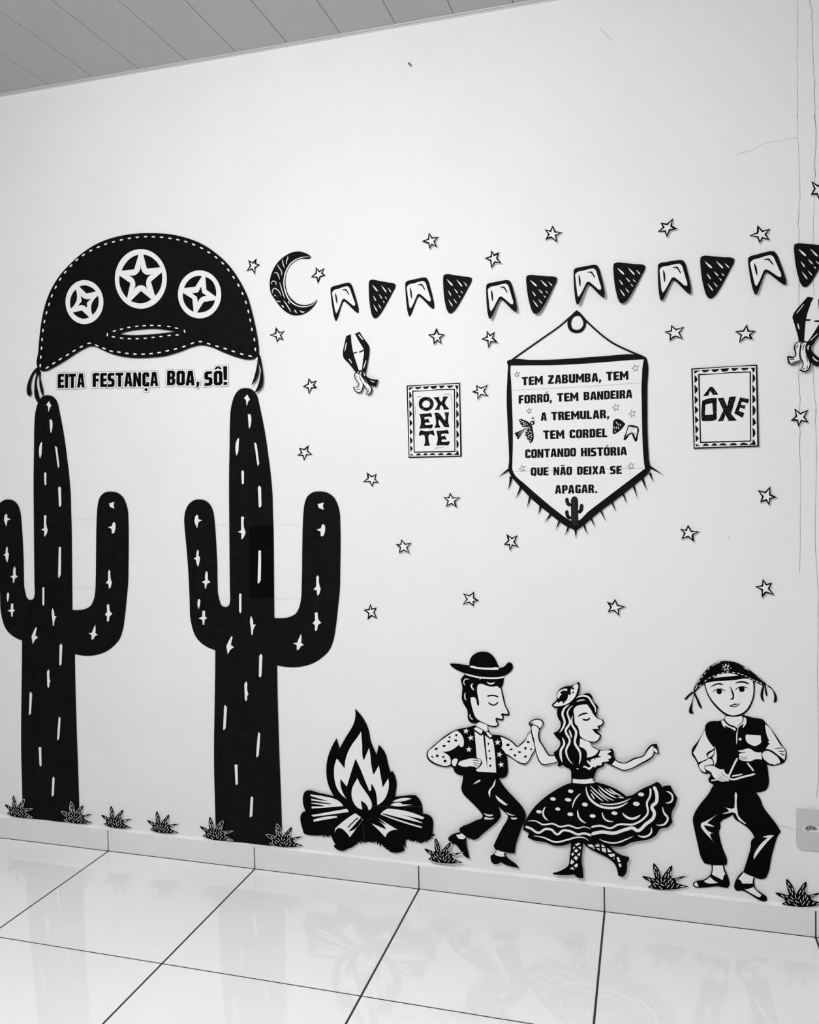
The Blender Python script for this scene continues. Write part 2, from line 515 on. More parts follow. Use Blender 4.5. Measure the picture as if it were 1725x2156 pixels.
crack(c2.pts('635,235 540,245 470,268 390,270 270,305 190,360 70,385 10,415'), 0.0007, M['crackl'])
crack(Crop(1565, 1600, 160 / 1725).pts('790,1480 850,1500 950,1515 1080,1545 1200,1600'), 0.0008, M['crackl'])
crack([(1263, 60), (1270, 66), (1280, 76), (1290, 86)], 0.0008, M['crackl'])
crack([(1536, 1128), (1535, 1133), (1533, 1138)], 0.001, M['crackl'])
crack([(712, 1738), (709, 1742)], 0.001, M['crackl'])

def disc_me(name, c, r, y0, y1, n=14):
    bm = bmesh.new()
    bmesh.ops.create_cone(bm, cap_ends=True, segments=n, radius1=r, radius2=r, depth=abs(y1 - y0))
    for v in bm.verts:
        x, y, z = v.co; v.co = Vector((c.x + x, (y0 + y1) / 2 + z, c.z + y))
    bmesh.ops.recalc_face_normals(bm, faces=bm.faces[:])
    me = bpy.data.meshes.new(name); bm.to_mesh(me); bm.free(); return me

# nail high on the wall
p = on_plane(865, 138, YW)
t = empty('wall_nail', p, 'small dark nail sticking out high on the bare wall', 'nail')
bm = bmesh.new()
bmesh.ops.create_cone(bm, cap_ends=True, segments=10, radius1=0.0016, radius2=0.0014, depth=0.022, matrix=Matrix.Translation((0, -0.009, -0.001)) @ Matrix.Rotation(math.radians(78), 4, 'X'))
me = bpy.data.meshes.new('shank'); bm.to_mesh(me); bm.free(); link('shank', me, M['nail'], t)
bm = bmesh.new()
bmesh.ops.create_cone(bm, cap_ends=True, segments=12, radius1=0.0032, radius2=0.0030, depth=0.0015, matrix=Matrix.Translation((0, -0.0200, -0.0034)) @ Matrix.Rotation(math.radians(78), 4, 'X'))
me = bpy.data.meshes.new('head'); bm.to_mesh(me); bm.free(); link('head', me, M['nail'], t)

# wall outlet at the right edge
SO = Crop(1565, 1600, 160 / 1725)
a = on_plane(*SO(1205, 1095), YW); b = on_plane(*SO(1215, 2010), YW)
x0, zt, zb = a.x, a.z, b.z
xw = x0 + (zt - zb) * 0.66
t = empty('wall_outlet', Vector(((x0 + xw) / 2, YW, zb)), 'greyish painted wall outlet plate at the right edge of the picture', 'outlet')
B = t.location
bm = bmesh.new(); cc = 0.009; th = 0.010
ring = [(x0 + cc * .3, zt), (xw - cc * .3, zt), (xw, zt - cc * .3), (xw, zb + cc), (xw - cc, zb), (x0 + cc, zb), (x0, zb + cc), (x0, zt - cc * .3)]
back = [bm.verts.new((x - B.x, 0, z - B.z)) for x, z in ring]
cxm, czm = (x0 + xw) / 2, (zt + zb) / 2
fr = [bm.verts.new((cxm + (x - cxm) * .985 - B.x, -th * .6, czm + (z - czm) * .99 - B.z)) for x, z in ring]
fr2 = [bm.verts.new((cxm + (x - cxm) * .93 - B.x, -th, czm + (z - czm) * .95 - B.z)) for x, z in ring]
n = len(ring)
for A_, B_ in ((back, fr), (fr, fr2)):
    for k in range(n): bm.faces.new((A_[k], A_[(k + 1) % n], B_[(k + 1) % n], B_[k]))
bm.faces.new(fr2); bm.faces.new(back[::-1])
bmesh.ops.recalc_face_normals(bm, faces=bm.faces[:])
me = bpy.data.meshes.new('plate'); bm.to_mesh(me); bm.free(); link('plate', me, M['plate'], t)
def so(x, y, d): return on_plane(*SO(x, y), YW - d) - B
def rect_part(name, xa, ya, xb, yb, d0, d1, m, bev=0.0008, parent=None):
    p0, p1 = so(xa, ya, d1), so(xb, yb, d1)
    return link(name, box_me(name, p0.x, p1.x, -d1, -d0, p1.z, p0.z, bev), m, parent or t)
rect_part('blank_module', 1415, 1125, 1665, 1295, 0.0095, 0.0108, M['plate'])
rect_part('blank_module', 1430, 1830, 1672, 2000, 0.0095, 0.0108, M['plate'])
sk = rect_part('socket_module', 1375, 1490, 1750, 1655, 0.0095, 0.0118, M['plastic'])
pts = [so(x, y, 0.0118) for x, y in ((1392, 1553), (1470, 1498), (1640, 1512), (1697, 1575), (1655, 1600), (1530, 1592), (1470, 1612), (1440, 1608))]
me = bpy.data.meshes.new('socket_recess')
me.from_pydata([(p.x, -0.0122, p.z) for p in pts] + [(p.x, -0.0117, p.z) for p in pts], [], [tuple(range(len(pts)))] + [(i, (i + 1) % len(pts), len(pts) + (i + 1) % len(pts), len(pts) + i) for i in range(len(pts))])
link('socket_recess', me, M['plasticg'], sk)
for x, y in ((1450, 1532), (1530, 1516), (1610, 1546)):
    q = so(x, y, 0.012); link('pin_hole', disc_me('pin_hole', q, 0.0023, -0.0127, -0.0120), M['hole'], sk)

# ------------------------------------------------------------------ the two tall cacti
A = Crop(380, 800, 0.2)
CACT = ('680,85 740,95 785,130 808,170 828,250 850,350 880,500 905,650 925,800 943,930 958,1080 968,1200 973,1400 978,1525 982,1800 985,2155 988,2505 '
        '1060,2508 1140,2498 1215,2458 1250,2395 1270,2300 1277,2155 1280,2000 1283,1750 1288,1525 1295,1400 1308,1300 1335,1230 1390,1185 1470,1173 1550,1188 '
        '1610,1230 1655,1310 1677,1400 1683,1525 1685,1800 1682,2000 1678,2200 1660,2380 1635,2600 1610,2740 1570,2840 1500,2915 1410,2975 1300,3012 1180,3025 1090,3018 1018,3005 '
        '1022,3300 1030,3600 1038,3860 1045,4050 1060,4450 1068,4700 1075,4912 900,4900 750,4885 560,4862 375,4840 370,4700 362,4400 355,4150 353,3900 355,3700 360,3400 365,3080 367,2845 '
        '300,2820 220,2770 160,2700 125,2610 103,2500 97,2350 92,2200 83,2030 70,1850 55,1680 42,1540 40,1450 55,1370 90,1305 140,1268 210,1257 265,1272 310,1310 345,1390 358,1480 368,1600 '
        '380,1800 387,1950 390,2150 395,2250 412,2325 430,2370 455,2388 490,2388 512,2370 520,2340 520,2200 517,1900 514,1525 512,1000 517,700 522,420 530,310 545,235 570,165 610,110 645,90')
CM = ['703,152 733,207 717,220 708,245 702,270 695,268 692,225 688,205 668,195', '710,361 738,361 746,400 744,450 735,495 722,512 716,450',
 '617,610 613,690 604,770 591,797 582,760 579,715 585,660 600,622', '776,661 786,659 803,677 815,770 830,880 815,908 805,860 790,750',
 '655,950 669,965 668,1090 657,1101 646,1085 642,965', '828,1111 849,1130 853,1325 836,1344 825,1335 820,1230 815,1135',
 '655,1438 672,1445 670,1555 686,1602 666,1655 649,1677 641,1672 642,1612 603,1600 640,1582 639,1440', '822,1795 848,1795 849,1900 845,2110 824,2144 813,2136 817,1960',
 '172,1418 187,1428 188,1465 230,1478 190,1495 176,1563 148,1495 152,1445', '182,1784 194,1810 190,1850 207,1868 200,1915 187,1966 180,1955 165,1895 140,1882 168,1862 172,1810',
 '272,2010 288,2030 289,2105 317,2130 280,2145 270,2190 258,2200 255,2145 225,2127 262,2108 262,2040', '193,2303 208,2315 205,2370 191,2411 184,2390 183,2320',
 '232,2430 259,2430 259,2490 281,2508 255,2525 250,2577 235,2577 231,2525 188,2510 230,2492', '622,2248 642,2250 642,2435 630,2460 618,2435 618,2255',
 '1509,1290 1500,1325 1509,1367 1455,1345 1445,1307', '1505,1518 1520,1530 1522,1590 1502,1645 1478,1645 1475,1595 1432,1575 1480,1562 1490,1525',
 '1443,2055 1459,2075 1462,2150 1477,2200 1462,2255 1442,2270 1435,2215 1401,2205 1430,2175 1431,2080', '1415,2450 1443,2445 1450,2520 1482,2556 1448,2580 1440,2632 1424,2642 1416,2635 1416,2580 1392,2562 1418,2530',
 '1269,2675 1275,2720 1270,2765 1299,2790 1265,2805 1250,2835 1226,2845 1225,2792 1186,2770 1230,2765 1250,2715', '743,2484 757,2510 765,2574 794,2576 770,2620 763,2680 748,2682 742,2620 734,2520',
 '538,2696 549,2705 530,2790 564,2812 525,2840 499,2889 490,2840 484,2803 510,2745', '848,2882 863,2905 858,3010 853,3110 840,3135 826,3120 830,2905',
 '693,3172 706,3200 705,3270 716,3308 702,3330 704,3360 691,3384 678,3360 673,3200', '470,3422 490,3448 476,3665 458,3688 450,3675 460,3435',
 '820,3705 840,3725 832,3860 824,3950 806,3975 799,3965 808,3810', '575,4048 601,4050 603,4150 605,4250 592,4267 580,4250 570,4055', '753,4380 766,4400 757,4590 737,4605 729,4598 739,4400']
src = [(703,152),(815,908),(603,1600),(1509,1290),(1269,2675),(840,3135),(458,3688),(752,4378),(230,1478),(188,2510),(1018,3005),(367,2845),(988,2505),(1075,4912),(375,4840),(1683,1525),(972,1200)]
dst = [(508,236),(606,937),(431,1588),(1202,1298),(1014,2590),(648,3011),(312,3518),(557,4165),(120,1467),(80,2430),(797,2893),(238,2740),(765,2428),(830,4680),(232,4602),(1352,1480),(733,1160)]
def wall_xy(p): q = on_plane(p[0], p[1], YW); return (q.x, q.z)
AFW = affine([wall_xy(A(*p)) for p in src], [wall_xy((p[0] * .2, 800 + p[1] * .2)) for p in dst])
def to_px(x, z):
    v = RM.transposed() @ (Vector((x, YW, z)) - CP)
    return (862.5 + FPX * v.x / -v.z, 1078 - FPX * v.y / -v.z)
def left_cactus(p):
    return to_px(*AFW(wall_xy(p)))

def clip(p, a, b, c):
    "keep the part of loop p where a x + b y <= c"
    o = []
    for i in range(len(p)):
        P, Q = p[i], p[(i + 1) % len(p)]
        dp, dq = a * P[0] + b * P[1] - c, a * Q[0] + b * Q[1] - c
        if dp <= 0: o.append(P)
        if (dp < 0 < dq) or (dq < 0 < dp):
            u = dp / (dp - dq); o.append((P[0] + (Q[0] - P[0]) * u, P[1] + (Q[1] - P[1]) * u))
    return o

def pages(fig, outline, xs, ys, dense=(), seam=0.12):
    "the big silhouette is pasted together from printed pages: one sheet each, hairline seams between"
    X = [-1e4] + xs + [1e4]; Y = [-1e4] + ys + [1e4]
    for i in range(len(X) - 1):
        for j in range(len(Y) - 1):
            p = clip(clip(outline, -1, 0, -X[i] - seam), 1, 0, X[i + 1] - seam)
            if len(p) > 2: p = clip(clip(p, 0, -1, -Y[j] - seam), 0, 1, Y[j + 1] - seam)
            if len(p) < 3 or abs(area2(p)) < 4: continue
            if (i, j) in dense:      # this cell holds a piece of the trunk and a piece of the arm
                q = clip(p, 1, 0, 600); p = clip(p, -1, 0, -600)
                fig.part('printed_page', ('P', q, []), M['k2'], 0, sheet=True)
            fig.part('printed_page', ('P', p, []), M['k'], 0, sheet=True)

out = poly(A, CACT)[1]
marks = [poly(A, m, ang=24) for m in CM]
cg = 'tall black paper cacti on the wall'
f = Cutout('paper_cactus', 'tall black paper cactus nearer the middle, seen whole, its right arm beside the campfire', 'wall decoration', cg, 527, 1775, 817, 1790, (0.0022, 0.0018))
pages(f, out, [430, 525.5], [950, 1105, 1260.5, 1416, 1573, 1731], dense=((2, 2),))
f.each('spine_mark', marks, M['w'], 1)
f.pads((520, 900), (540, 1500), (670, 1150), (420, 1150))
out = [left_cactus(p) for p in out]
f = Cutout('paper_cactus', 'tall black paper cactus at the left edge, its left arm cut off by the frame', 'wall decoration', cg, 105, 1725, 835, 1740, (0.002, 0.0012))
pages(f, out, [69.5, 236], [950, 1094, 1238, 1524, 1671])
f.each('spine_mark', [mapped(m, left_cactus) for m in marks], M['w'], 1)
f.pads((105, 900), (110, 1500), (240, 1150), (20, 1150))

# ------------------------------------------------------------------ the leather hat over the cacti
H = Crop(40, 480, 560 / 1725)
L = Crop(40, 730, 100 / 1437); R = Crop(480, 730, 100 / 1437)
HAT = ('150,928 132,915 121,902 125,800 133,700 150,580 175,480 215,385 270,300 340,225 420,155 520,95 640,55 760,36 860,33 960,38 1080,62 1180,100 1280,165 1360,240 1430,340 1480,440 '
       '1515,560 1535,650 1550,740 1555,800 1552,822 1535,842 1505,853 1480,853 1420,840 1330,808 1240,770 1180,760 1130,770 1050,800 950,830 860,840 760,843 660,832 590,812 540,790 495,770 460,768 420,785 300,860 210,912 180,926')
f = Cutout('paper_hat', 'big black leather style paper hat with dashed stitching and round star badges', 'wall decoration', None, 312, 640, 490, 790, (0.002, 0.006))
slit = '648,687 700,672 800,658 900,655 960,662 1015,672 930,682 820,692 720,694'
f.part('crown', poly(H, HAT, holes=(slit,)), M['k'], 0, sheet=True)
st = [(138,892),(141,838),(146,780),(150,723),(155,665),(165,607),(178,550),(195,495),(213,440),(238,385),(267,332),(300,287),(337,245),(375,208),(418,175),(465,147),(514,124),(562,104),(613,90),(664,77),(716,67),(767,60),(821,56),(872,57),(925,60),(979,67),(1031,76),(1082,89),(1133,107),(1184,130),(1231,158),(1278,190),(1321,228),(1358,272),(1392,320),(1424,371),(1450,425),(1472,482),(1488,541),(1500,598),(1511,658),(1527,724),(1533,787)]
sb = [(1500,831),(1445,818),(1390,800),(1338,783),(1285,767),(1230,751),(1177,737),(1124,748),(1070,769),(1015,785),(962,797),(909,808),(857,815),(805,819),(752,818),(700,813),(648,805),(598,799),(551,781),(504,762),(455,748),(404,771),(357,797),(314,823),(268,850),(226,877),(183,905)]
sl = [(573,692,90),(619,668,-14),(665,656,-12),(713,645,-10),(763,638,-8),(812,634,-5),(861,632,0),(910,634,4),(972,639,8),(1022,650,14),(1074,670,75),(1026,694,-6),(974,697,-4),(921,704,-4),(870,710,-4),(819,715,-3),(767,718,0),(716,718,3),(665,714,6),(613,706,12)]
def dashes(c, pts, ln, w):
    o = []
    for i, q in enumerate(pts):
        if len(q) == 3: dx, dy = math.cos(math.radians(q[2])), math.sin(math.radians(q[2]))
        else:
            a, b = pts[max(0, i - 1)], pts[min(len(pts) - 1, i + 1)]
            dx, dy = b[0] - a[0], b[1] - a[1]; l = math.hypot(dx, dy); dx /= l; dy /= l
        o.append(stroke(c, '%f,%f %f,%f' % (q[0] - dx * ln / 2, q[1] - dy * ln / 2, q[0] + dx * ln / 2, q[1] + dy * ln / 2), w, 'round'))
    return o
f.each('stitch', dashes(H, st, 22, 9) + dashes(H, sb, 24, 9) + dashes(H, sl, 22, 8), M['w'], 1)
B1 = Crop(120, 510, 360 / 1725)
def badge(cx, cy, rx, ry, dark):
    b = f.part('star_badge', ell(B1, cx, cy, rx, ry, n=56), M['w'], 3, sheet=True)
    f.each('badge_opening', [poly(B1, d, ang=45) for d in dark], M['k'], 6.5, parent=b)
badge(846, 370, 262, 301, ['822,126 755,153 695,210 652,287 778,272', '870,124 940,145 1000,192 1041,252 908,265', '1057,305 1060,380 1040,470 990,540 948,398', '950,575 890,608 840,616 790,608 745,592 847,492',
  '706,562 660,500 632,420 632,338 740,412', '845,222 868,305 885,320 968,315 905,375 900,395 920,488 860,434 835,434 768,492 788,400 780,380 718,333 805,322 822,305'])
badge(277, 604, 191, 222, ['225,447 290,436 345,455 392,495 297,517', '412,542 420,600 405,670 358,732 350,625', '322,755 270,771 215,755 160,710 250,688', '140,668 132,600 150,530 188,478 197,583', '240,540 285,572 340,570 300,610 303,665 262,635 213,640 250,595'])
badge(1439, 526, 218, 242, ['1283,462 1320,395 1380,350 1462,342 1395,448', '1497,350 1560,385 1598,455 1603,548 1508,478', '1593,585 1560,655 1490,700 1415,708 1480,603', '1378,700 1310,650 1275,580 1272,512 1365,570', '1455,448 1465,510 1510,540 1450,560 1422,605 1412,550 1365,518 1425,505'])
f.pads((200, 560), (430, 560), (310, 520))
def tie(c, t, lab, cx, cy, y0, y1, lift):
    g_ = Cutout('hat_tie', lab, 'ribbon', 'paper ribbons hanging from the hat', cx, cy, y0, y1, lift)
    for q in t: g_.part('ribbon', poly(c, q), M['k'], 0, sheet=True)
    return g_
tie(L, ['540,560 552,625 480,680 400,790 330,920 280,1050 240,1200 232,1340 245,1435 328,1500 382,1400 360,1300 355,1180 375,1050 420,900 480,800 530,745 600,700 640,640 600,590',
  '525,745 515,860 480,1020 465,1200 462,1400 480,1530 520,1620 570,1690 650,1720 620,1560 580,1400 545,1250 530,1100 545,950 610,790 620,690 560,680',
  '605,780 610,1000 620,1180 650,1320 720,1510 738,1430 735,1330 700,1180 650,950 632,720 600,690'], 'black paper ribbons hanging from the left corner of the hat', 76, 774, 770, 850, (0.004, 0.008)).pads((80, 776))
tie(R, ['905,200 905,285 890,480 850,700 800,900 760,1020 703,1165 830,1040 900,900 938,720 920,500 925,300', '905,180 930,210 980,310 1010,460 1050,700 1070,950 1060,1120 1010,1250 940,1320 803,1390 880,1240 940,1070 975,880 992,680 925,490 905,330'],
  'black paper ribbons hanging from the right corner of the hat', 543, 748, 745, 828, (0.004, 0.011)).pads((544, 756))

# ------------------------------------------------------------------ lettering under the hat
T = Crop(100, 750, 400 / 1725)
for txt, BL, BR, h, lab, px in (('EITA', (92, 291), (337, 284), (1, -129), 'paper lettering EITA, first word under the hat', 8), ('FESTANÇA', (410, 281), (1006, 272), (0, -128), 'long paper lettering FESTANÇA under the middle of the hat', 8),
                               ('BOA,', (1085, 266), (1378, 264), (2, -134), 'paper lettering BOA with a comma under the hat', 8), ('SÔ!', (1426, 273), (1634, 258), (-2, -132), 'paper lettering SÔ with an exclamation mark, last word under the hat', 8)):
    sh = word(T, txt, BL, BR, h, 0.8)
    c0 = T((BL[0] + BR[0]) / 2, BL[1])
    f = Cutout('paper_lettering', lab, 'lettering', 'paper lettering under the hat', c0[0], c0[1], c0[1] - 30, c0[1], (0.0008, 0.0010))
    f.part('cut_line', [grown(s, 3.1) for s in sh], M['g'], 0)
    f.part('paper', [grown(s, 2.5) for s in sh], M['w'], 1.2)
    f.each('letter', sh, M['k2'], 2.4)
    f.pads(T((BL[0]+BR[0])/2 - 90, (BL[1] + BR[1]) / 2 - 60), T((BL[0]+BR[0])/2 + 90, (BL[1] + BR[1]) / 2 - 60))

# ------------------------------------------------------------------ moon
a5 = Crop(500, 510, 0.2)
f = Cutout('paper_moon', 'black crescent paper moon with carved white lines', 'wall decoration', None, 622, 664, 529, 664, (0.001, 0.0018))
f.part('crescent', poly(a5, '778,158 760,138 720,115 640,97 575,107 500,145 430,205 370,300 342,400 340,470 355,540 400,610 460,690 530,745 590,768 650,768 720,745 780,700 825,645 840,612 835,603 800,635 750,655 690,660 640,648 580,605 530,540 508,460 506,390 520,320 560,245 610,200 670,175 765,170'), M['k'], 0, sheet=True)
mk = ['530,145 530,170 515,205 523,235', '473,178 480,225 497,273', '422,233 440,270 462,300 465,352', '385,328 415,320 430,345 442,395', '355,445 375,408 392,410 408,453', '445,420 465,490 500,598', '372,540 372,500 388,485 420,500 460,568', '388,572 392,553 420,575', '412,617 458,628', '485,612 520,660 565,738']
f.each('carved_line', [stroke(a5, m, 9) for m in mk] + [stroke(a5, '535,618 548,648', 10), stroke(a5, '465,662 490,688', 14), stroke(a5, '600,712 625,745', 12), stroke(a5, '658,718 680,735 710,730', 13),
   stroke(a5, '768,155 700,156 640,172 570,215 520,290 497,360 490,430 500,500 530,580 580,640 640,672 700,680 750,672 800,650 832,613', 13)], M['w'], 1)
f.pads(a5(430, 400), a5(600, 715))

# ------------------------------------------------------------------ bunting flags
G = Crop(1180, 440, 260 / 1725)
NO = poly(G, '190,850 205,835 300,810 400,790 485,780 510,785 530,810 570,930 605,1080 622,1190 618,1235 600,1238 565,1215 500,1150 440,1090 400,1055 385,1060 355,1110 310,1210 265,1310 245,1338 230,1335 212,1270 197,1150 188,1000 187,880')
NI = poly(G, '215,905 235,885 330,860 430,835 470,833 490,850 520,930 550,1030 570,1110 565,1128 550,1128 490,1085 430,1035 395,1014 375,1020 345,1070 300,1160 262,1222 250,1222 240,1190 228,1100 215,980')
NM = [poly(G, '255,915 265,930 285,1050 283,1080 275,1084 270,1070 258,990'), poly(G, '370,884 400,875 440,872 460,900 490,960 485,965 465,945 445,910 425,893 395,889')]
NK = [G(*q) for q in ((190, 835), (515, 780), (615, 1240), (240, 1340), (395, 1052))]
TO = poly(G, '742,800 748,765 775,752 900,755 1050,770 1160,780 1188,795 1185,825 1130,940 1050,1090 980,1210 920,1290 880,1318 845,1315 815,1275 785,1180 760,1050 745,900')
TM = [lens(G, *q) for q in ((800, 825, 893, 915, 26), (950, 823, 1040, 920, 22), (1060, 850, 1117, 912, 16), (823, 985, 873, 1060, 18), (917, 957, 973, 1020, 17), (1015, 980, 1052, 1020, 13), (987, 1047, 1014, 1082, 14), (833, 1118, 900, 1217, 18), (910, 1104, 961, 1168, 14))]
TK = [G(*q) for q in ((745, 752), (1192, 785), (865, 1320))]
b5 = Crop(840, 450, 0.2); R6 = Crop(1465, 460, 260 / 1274); N5 = Crop(1370, 530, 100 / 1078)
NF = [([a5(*q) for q in ((980, 478), (1190, 428), (1275, 748), (1040, 833), (1120, 608))], (0.001, 0.002), 'first of the bunting'),
      ([b5(*q) for q in ((70, 715), (292, 672), (370, 1003), (113, 1083), (212, 865))], (0.001, 0.002), 'between first and second triangles'),
      ([b5(*q) for q in ((925, 740), (1165, 698), (1240, 1035), (957, 1108), (1072, 898))], (0.003, 0.015), 'between second and third triangles'),
      (NK, (0.004, 0.015), 'directly above the pennant ring'),
      ([N5(*q) for q in ((175, 265), (750, 190), (910, 960), (252, 1118), (527, 645))], (0.004, 0.010), 'left of the fifth triangle'),
      ([R6(*q) for q in ((543, 400), (812, 333), (935, 687), (622, 787), (728, 552))], (0.004, 0.009), 'last before the right edge')]
TF = [([a5(*q) for q in ((1388, 395), (1670, 440), (1447, 800))], (0.001, 0.003), 'above the left paper balloon'),
      ([b5(*q) for q in ((470, 637), (774, 675), (540, 1048))], (0.001, 0.004), 'second triangle from the moon'),
      ([b5(*q) for q in ((1342, 648), (1669, 668), (1440, 1055))], (0.003, 0.013), 'just left of the flag over the pennant ring'),
      (TK, (0.004, 0.010), 'just right of the flag over the pennant ring'),
      ([R6(*q) for q in ((50, 388), (404, 410), (152, 825))], (0.004, 0.005), 'above the ÔXE poster'),
      ([R6(*q) for q in ((1017, 260), (1380, 283), (1128, 707))], (0.003, 0.004), 'cut off by the right edge')]
for k, lift, lab in NF:
    F = affine(NK, k); cx = (k[0][0] + k[1][0]) / 2; ys = [q[1] for q in k]
    f = Cutout('notched_flag', 'white notched bunting flag with thick black border, ' + lab, 'paper flag', 'notched paper flags of the bunting', cx, min(ys), min(ys), max(ys), lift)
    f.part('border', mapped(NO, F), M['k'], 0, sheet=True)
    f.part('white_field', mapped(NI, F), M['w'], 1)
    f.each('fold_mark', [mapped(m, F) for m in NM], M['k'], 2)
    f.pads(F(G(300, 850)), F(G(450, 830)))
for k, lift, lab in TF:
    F = affine(TK, k); cx = (k[0][0] + k[1][0]) / 2; ys = [q[1] for q in k]
    f = Cutout('triangle_flag', 'black triangular bunting flag with white dashes, ' + lab, 'paper flag', 'triangular paper flags of the bunting', cx, min(ys), min(ys), max(ys), lift)
    f.part('triangle', mapped(TO, F), M['k'], 0, sheet=True)
    f.each('dash', [mapped(m, F) for m in TM], M['w'], 1)
    f.pads(F(G(800, 790)), F(G(1100, 820)))

# ------------------------------------------------------------------ stars
sv = Crop(750, 970, 270 / 1663); sm_ = Crop(1030, 1090, 450 / 1725); sr = Crop(1575, 860, 150 / 735); s7 = Crop(1680, 360, 45 / 1213)
A0 = Crop(380, 800, 0.2)
STARS = [
 (a5, '112,188 203,168 240,238 185,343 95,305', 'between the hat and the crescent moon'), (a5, '826,262 918,272 930,352 847,438 773,368', 'inside the opening of the crescent moon'),
 (a5, '403,892 497,935 488,1035 418,1057 338,977', 'below the moon, beside the right corner of the hat'), (a5, '749,1428 838,1455 842,1537 752,1602 686,1520', 'left of the tail of the left paper balloon'),
 (b5, '315,197 418,243 405,353 322,373 240,290', 'leftmost of those above the bunting'), (b5, '972,382 1055,403 1083,523 973,573 903,468', 'close above the third notched flag'),
 (b5, '1620,122 1722,195 1665,303 1540,275 1535,165', 'high above the bunting, left of the pennant ring'), (b5, '397,1200 484,1272 450,1373 367,1377 305,1273', 'above the OXENTE poster, left of its neighbour'),
 (b5, '925,1230 1010,1243 1047,1360 941,1415 868,1320', 'left of the slanting cord of the pennant'), (b5, '812,1803 937,1800 943,1920 827,1955 768,1875', 'between the OXENTE poster and the pennant'),
 (G, '1578,130 1642,280 1490,397 1360,318 1400,190', 'high above the fifth notched flag'), (N5, '470,1660 765,1705 735,1980 430,2030 312,1815', 'right of the pennant top corner'),
 (R6, '637,68 770,107 765,225 661,258 553,177', 'directly above the last notched flag'), (R6, '528,1092 623,1160 590,1250 446,1282 405,1165', 'just above the ÔXE poster'),
 (R6, '1020,1958 1163,1972 1168,2105 1060,2150 980,2085', 'on the wall crack right of the ÔXE poster'), (A0, '1247,715 1352,685 1392,788 1303,852 1228,795', 'lowest left one beside the middle cactus top'),
 (s7, '770,570 1500,590 1660,1180 1250,1700 738,1362', 'topmost at the right edge, partly out of frame'),
 (sv, '138,148 268,170 297,290 210,342 88,278', 'below the left paper balloon, above the right cactus arm'), (sv, '1217,413 1352,475 1310,608 1165,597 1130,475', 'left of the pennant fringe, under the OXENTE poster'),
 (sv, '587,1018 718,1065 695,1203 555,1200 512,1085', 'in the middle of the bare wall under the OXENTE poster'), (sv, '1530,1697 1595,1812 1525,1892 1380,1863 1387,1720', 'high over the hat of the dancing man'),
 (sv, '185,1853 270,1903 278,2053 148,2065 95,1935', 'high over the campfire flame'), (sm_, '140,130 230,142 240,237 168,268 118,217', 'just left of the pennant bottom tip'),
 (sm_, '1607,57 1700,112 1655,197 1552,173 1540,90', 'below the ÔXE poster, right of the pennant tip'), (sm_, '1017,655 1103,717 1052,795 958,762 950,678', 'high over the dancing woman'),
 (sr, '232,805 303,918 222,1003 127,970 100,842', 'upper of the two under the ÔXE poster corner'), (sr, '155,1758 250,1797 275,1925 143,1955 75,1838', 'lower right one above the triangle player')]
for i, (c, t, lab) in enumerate(STARS):
    tp = c.pts(t); lp = star5(tp)
    rr = random.Random(i)
    lp = [(x + rr.uniform(-.7, .7), y + rr.uniform(-.7, .7)) if k % 2 else (x, y) for k, (x, y) in enumerate(lp)]
    ys = [q[1] for q in lp]; cx = sum(q[0] for q in tp) / 5; cy = sum(q[1] for q in tp) / 5
    big = (max(ys) - min(ys)) / 36.0
    left = cx < 800
    f = Cutout('paper_star', 'small outlined white paper star ' + lab, 'paper star', 'outlined paper stars on the wall', cx, cy, min(ys), max(ys), (0.001, 0.0020) if left else (0.0034, 0.0056))
    inner = offset_loop(lp, -3.2 * big)
    f.part('paper', ('P', offset_loop(lp, 0.9), []), M['w'], 0, sheet=True)
    f.part('outline', ('P', offset_loop(lp, 0.1), [inner]), M['k2'], 1)
    k = (i * 4 + 1) % 10
    if k % 2 == 0: k += 1
    a, b = lp[k], lp[(k + 1) % 10]
    q = Crop(0, 0, 1)
    f.part('double_stroke', [stroke(q, '%f,%f %f,%f' % (a[0] + (cx - a[0]) * .28, a[1] + (cy - a[1]) * .28, b[0] + (cx - b[0]) * .16, b[1] + (cy - b[1]) * .16), 3.6 * big, 'taper')], M['k2'], 1)
    f.pads((cx, cy))

# ------------------------------------------------------------------ paper balloons
f = Cutout('paper_balloon', 'black and white festa paper balloon with ribbons, under the first triangle flag', 'wall decoration', 'paper balloons with ribbons', 752, 700, 698, 834, (0.0012, 0.010))
f.part('lantern', poly(a5, '1147,985 1197,970 1237,965 1285,942 1330,1010 1390,1105 1388,1180 1365,1290 1352,1370 1300,1372 1245,1370 1190,1290 1112,1200 1110,1170 1125,1080', ang=40), M['w'], 0, sheet=True)
f.each('dark_panel', [poly(a5, '1147,985 1197,970 1200,1040 1220,1160 1250,1260 1283,1360 1245,1370 1180,1285 1112,1200 1110,1170 1125,1080', ang=40), poly(a5, '1237,965 1285,942 1330,1010 1390,1105 1388,1180 1368,1290 1352,1370 1310,1360 1322,1240 1332,1160 1325,1120 1290,1060', ang=40),
   stroke(a5, '1222,1168 1258,1157', 13, 'flat'), stroke(a5, '1283,1158 1327,1138', 15, 'flat'), stroke(a5, '1275,1355 1310,1350', 8, 'flat')], M['k'], 1)
f.each('highlight', [stroke(a5, '1150,1053 1130,1148', 9, 'round'), stroke(a5, '1275,970 1322,1025', 13, 'round'), stroke(a5, '1175,1228 1205,1272', 11, 'round'), stroke(a5, '1355,1243 1327,1329', 9, 'round')], M['w'], 2)
f.part('black_ribbon', poly(a5, '1300,1362 1350,1368 1345,1390 1370,1420 1420,1440 1484,1446 1460,1518 1405,1505 1350,1450 1315,1400', ang=45), M['k'], 0.5, sheet=True)
